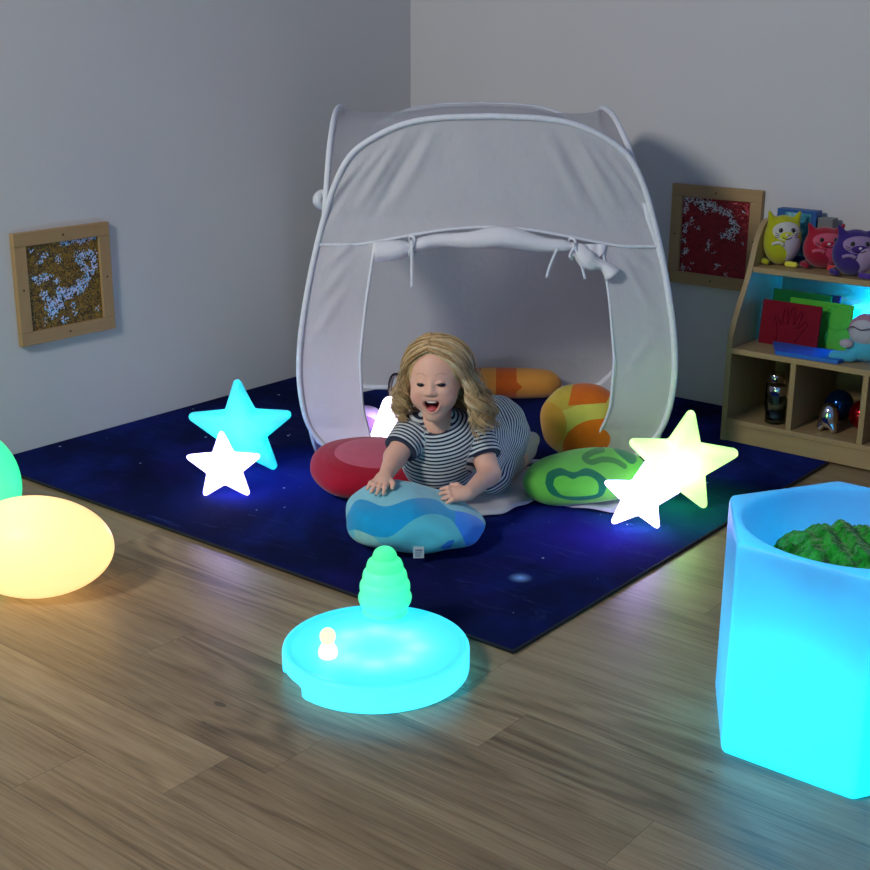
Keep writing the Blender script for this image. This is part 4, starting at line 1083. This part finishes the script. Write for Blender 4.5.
# blue box behind the yellow cat
bx = thing('picture_box', 'blue box with a pale aqua picture behind the yellow plush cat', 'box', (1.70, -.055, T3), 0)
bm_obj('box_body', box_bm(-.062, .074, -.022, .022, 0, .168, .0015), simple('box_blue', (22, 84, 150), .45), bx)
t = NT('box_picture'); nz = t.noise(t.pos(), 32, 3, .6); 
o = bm_obj('picture_panel', box_bm(-.034, .056, -.0235, -.0215, .02, .158), t.done(t.pbr(t.ramp(nz, [(.35, S2L((20, 96, 120))), (.52, S2L((70, 160, 180))), (.66, S2L((170, 215, 215)))]), .4)), bx)
o['label'] = 'pale aqua picture on the box front'
bk = thing('grey_carton', 'plain grey carton half hidden behind the red plush cat', 'box', (1.815, -.05, T3), 0)
bm_obj('carton_body', box_bm(-.038, .012, -.02, .02, 0, .145, .001), simple('grey_card', (120, 122, 122), .7), bk)
bm_obj('lid_flap', box_bm(-.039, .013, -.021, .021, .145, .148, .0008), simple('grey_card_lid', (132, 134, 134), .7), bk)
# relief boards leaning on the middle shelf
def relief(label, x0, x1, h, y, lean, rgb, shapes, zoff=0.0, th=.007, mname='relief_plastic'):
    t = thing('relief_board', label, 'board', (x0, y, T2 + zoff), 0, 'coloured relief boards on the middle shelf'); t.rotation_euler = (lean, 0, 0)
    m = simple(mname, rgb, .75, spec=.15); w = x1 - x0
    bm_obj('plate', box_bm(0, w, -th, 0, 0, h, .0015), m, t)
    if shapes:
        ps = [tube([(p[0] * w, -th - .0005, p[1] * h) for p in crom(s, 5)], .0028, 6) for s in shapes]
        v, fq = joinvf(*ps); link('raised_outline', new_mesh('raised_outline', v, fq), m, t)
    return t
hand = [[(.30, .12), (.28, .45), (.22, .62), (.27, .64), (.36, .48), (.38, .80), (.44, .82), (.46, .52), (.50, .86), (.56, .86), (.56, .52), (.64, .80), (.69, .77), (.64, .45), (.74, .60), (.79, .55), (.66, .25), (.62, .12)]]
relief('dark green board, hindmost on the middle shelf behind the red board', 1.668, 1.868, .160, -.130, -.10, (14, 104, 50), None, mname='dark_green_board')
relief('lime green board with raised round outline leaning behind the red board', 1.748, 1.962, .147, -.175, -.12, (86, 180, 52), [[(.66, .80), (.62, .62), (.70, .46), (.84, .45), (.96, .56), (.97, .78), (.92, .92), (.70, .93), (.66, .80)], [(.62, .90), (.60, .70), (.66, .45), (.62, .25), (.66, .06)]], mname='lime_board')
relief('red board with a raised hand outline at the front of the stack', 1.683, 1.883, .142, -.235, -.11, (118, 10, 30), hand, mname='red_board')
relief('narrow blue-violet board peeking out above the lime green board', 1.800, 1.890, .158, -.110, -.10, (34, 32, 84), None, mname='violet_board')
t = thing('relief_board', 'flat blue board lying at the front edge of the middle shelf', 'board', (1.74, -.368, T2 + .001), math.radians(2), 'coloured relief boards on the middle shelf')
b = bmesh.new(); a = [b.verts.new(q) for q in ((.062, .0, 0), (.262, .0, 0), (.285, .125, 0), (.0, .125, 0))]; f_ = b.faces.new(a)
r = bmesh.ops.extrude_face_region(b, geom=[f_]); [setattr(v, 'co', v.co + Vector((0, 0, .012))) for v in r['geom'] if isinstance(v, bmesh.types.BMVert)]
bmesh.ops.recalc_face_normals(b, faces=b.faces); bm_obj('plate', b, simple('blue_board', (24, 100, 190), .4), t)
# soft toy with round grey face, by the cyan light
tt = thing('soft_toy', 'soft toy with round pale hooded face and aqua legs at the shelf edge', 'soft toy', (2.050, -.275, T2), 0)
def toyb(X, Y, Z): return np.maximum(smin(ell(X, Y, Z, (0, .01, .045), (.062, .045, .045)), cap(X, Y, Z, (-.03, -.03, .018), (-.075, -.05, .018), .018, .016), .02), .001 - Z)
P_, F_ = nets(toyb, (-.1, -.08, 0), (.07, .06, .095), .004); link('body', np_mesh('body', relax(P_, F_, 2), F_), cloth('aqua_plush', (70, 170, 196)), tt)
def toyh(X, Y, Z): return ell(X, Y, Z, (0, 0, .100), (.054, .045, .052))
P_, F_ = nets(toyh, (-.07, -.05, .04), (.07, .05, .17), .004); P_ = relax(P_, F_, 2); me = np_mesh('head', P_, F_); attr(me, 'fc', np.where(P_[:, 1] < 0, (P_[:, 0] / .046) ** 2 + ((P_[:, 2] - .094) / .043) ** 2 - 1, 1)); link('head', me, cloth('hood_plush', (168, 118, 140), [('fc', (176, 178, 186))]), tt)
v, fq = tube(crom([(-.048, -.036, .10), (-.03, -.044, .115), (0, -.046, .108), (.03, -.044, .115), (.048, -.036, .10)], 4), .0022, 5); link('face_seam', new_mesh('face_seam', v, fq), simple('seam_grey', (90, 76, 90), .8), tt)
def mus(X, Y, Z): return ell(X, Y, Z, (-.045, -.035, .058), (.022, .016, .014))
P_, F_ = nets(mus, (-.07, -.055, .04), (-.02, -.015, .075), .003); link('paw', np_mesh('paw', P_, F_), cloth('pale_paw', (176, 166, 172)), tt)
# cyan lamp behind it
cl = thing('cyan_lamp', 'bright cyan glowing star lamp on the middle shelf behind the soft toy', 'lamp', (2.026, -.085, T2), .12)
P_, F_ = star_mesh(.075, .037, .026, .2, .05); P_[:, 2] -= P_[:, 2].min() - .0; P_ *= 1.68
link('shell', np_mesh('shell', P_, F_), glow('cyan_star_shell', (.0, .20, 1.0), 7.5), cl); bulb('bulb', (0, 0, .12), 8.0, (.0, .24, 1), .015, cl)
# shiny things in the cubbies
M_CHR = simple('mirror_chrome', (225, 225, 228), .08, 1.0)
gl = NT('jar_glass'); g = gl.n('ShaderNodeBsdfGlass'); g.inputs['Roughness'].default_value = .03; g.inputs['IOR'].default_value = 1.4; gl.val(g, 'Color', (.80, .86, .86)); M_GLS = gl.done(g.outputs[0])
def jar(label, x, y, h, r):
    t = thing('sensory_jar', label, 'jar', (x, y, T1), 0, 'clear sensory jars in the left cubby')
    vs, fs = lathe([(.0005, 0), (r * .95, 0), (r, .004), (r, h * .68), (r * .9, h * .74), (r * .88, h * .76), (r * .86, h * .76), (r * .88, h * .73), (r * .93, h * .67), (r * .93, .006), (.0005, .005)], 32, False); link('glass', new_mesh('glass', vs, fs), M_GLS, t)
    vs, fs = lathe([(r * .92, h * .75), (r * .96, h * .76), (r * .96, h * .98), (r * .9, h), (.0005, h)], 32, False); link('cap', new_mesh('cap', vs, fs), M_CHR, t)['label'] = 'silver screw cap'
    vs, fs = lathe([(.0005, .007), (r * .9, .007), (r * .9, h * .22), (.0005, h * .24)], 24, False); link('filling', new_mesh('filling', vs, fs), simple('jar_filling', (70, 82, 96), .5), t)
    return t
jar('clear jar with silver cap, the front one in the left cubby', 1.796, -.315, .125, .032)
jar('clear jar with silver cap, the rear one in the left cubby', 1.735, -.19, .128, .032)
def mirror_shape(X, Y, Z):
    d = ell(X, Y, Z, (0, 0, .046), (.030, .026, .048))
    d = smin(d, cap(X, Y, Z, (-.019, -.008, .02), (-.021, -.010, .012), .013, .012), .01); d = smin(d, cap(X, Y, Z, (.019, -.008, .02), (.021, -.010, .012), .013, .012), .01)
    d = smax(d, -cap(X, Y, Z, (0, -.05, .004), (0, .05, .004), .013), .006)
    return np.maximum(d, .0005 - Z)
P_, F_ = nets(mirror_shape, (-.04, -.035, 0), (.04, .035, .1), .0028); P_ = relax(P_, F_, 2)
o = link('mirror_figure', np_mesh('mirror_figure', P_, F_), M_CHR, None, (1.968, -.30, T1)); tag(o, 'small silver mirror-finish arched figure in the middle cubby', 'figure')
def glossball(label, loc, r, rgb, sq=1.0):
    b = bmesh.new(); bmesh.ops.create_uvsphere(b, u_segments=28, v_segments=18, radius=1)
    for v in b.verts: v.co = Vector((v.co.x * r, v.co.y * r, (v.co.z * r * sq)))
    zm = min(v.co.z for v in b.verts)
    for v in b.verts: v.co.z -= zm
    t = thing('mirror_ball', label, 'ball', loc, 0, 'glossy mirror balls in the middle cubby')
    bm_obj('ball', b, simple('gloss_%d_%d' % (rgb[0], rgb[2]), rgb, .1, .85), t, True)
    vs, fs = lathe([(.0005, 2 * r * sq), (r * .2, 2 * r * sq - r * .03), (r * .22, 2 * r * sq - r * .09), (.0005, 2 * r * sq - r * .12)], 14, False); link('plug', new_mesh('plug', vs, fs), simple('plug_dark', (20, 20, 24), .4), t)
glossball('dark blue mirror-finish ball behind the silver figure', (1.945, -.165, T1), .047, (22, 60, 110), 1.1)
glossball('glossy red mirror ball at the right of the middle cubby', (2.038, -.205, T1), .042, (150, 14, 26), 1.1)

# ------------------------------------------------------------------ light
w = bpy.data.worlds.new('room_dusk'); SC.world = w; w.use_nodes = True
w.node_tree.nodes['Background'].inputs[0].default_value = (.40, .54, 1.0, 1); w.node_tree.nodes['Background'].inputs[1].default_value = .23
al = bpy.data.lights.new('ceiling_lamp', 'AREA'); al.shape = 'DISK'; al.size = .60; al.energy = 60; al.color = (1.0, .975, .94)
ao = bpy.data.objects.new('ceiling_lamp', al); COL.objects.link(ao); ao.location = (1.35, -4.5, 2.35)
ao.rotation_euler = (Vector((1.2, 0, .7)) - ao.location).to_track_quat('-Z', 'Y').to_euler()
vs_ = SC.view_settings; vs_.view_transform = 'Standard'; vs_.look = 'None'; vs_.gamma = 1; vs_.use_curve_mapping = False; vs_.exposure = 0.0
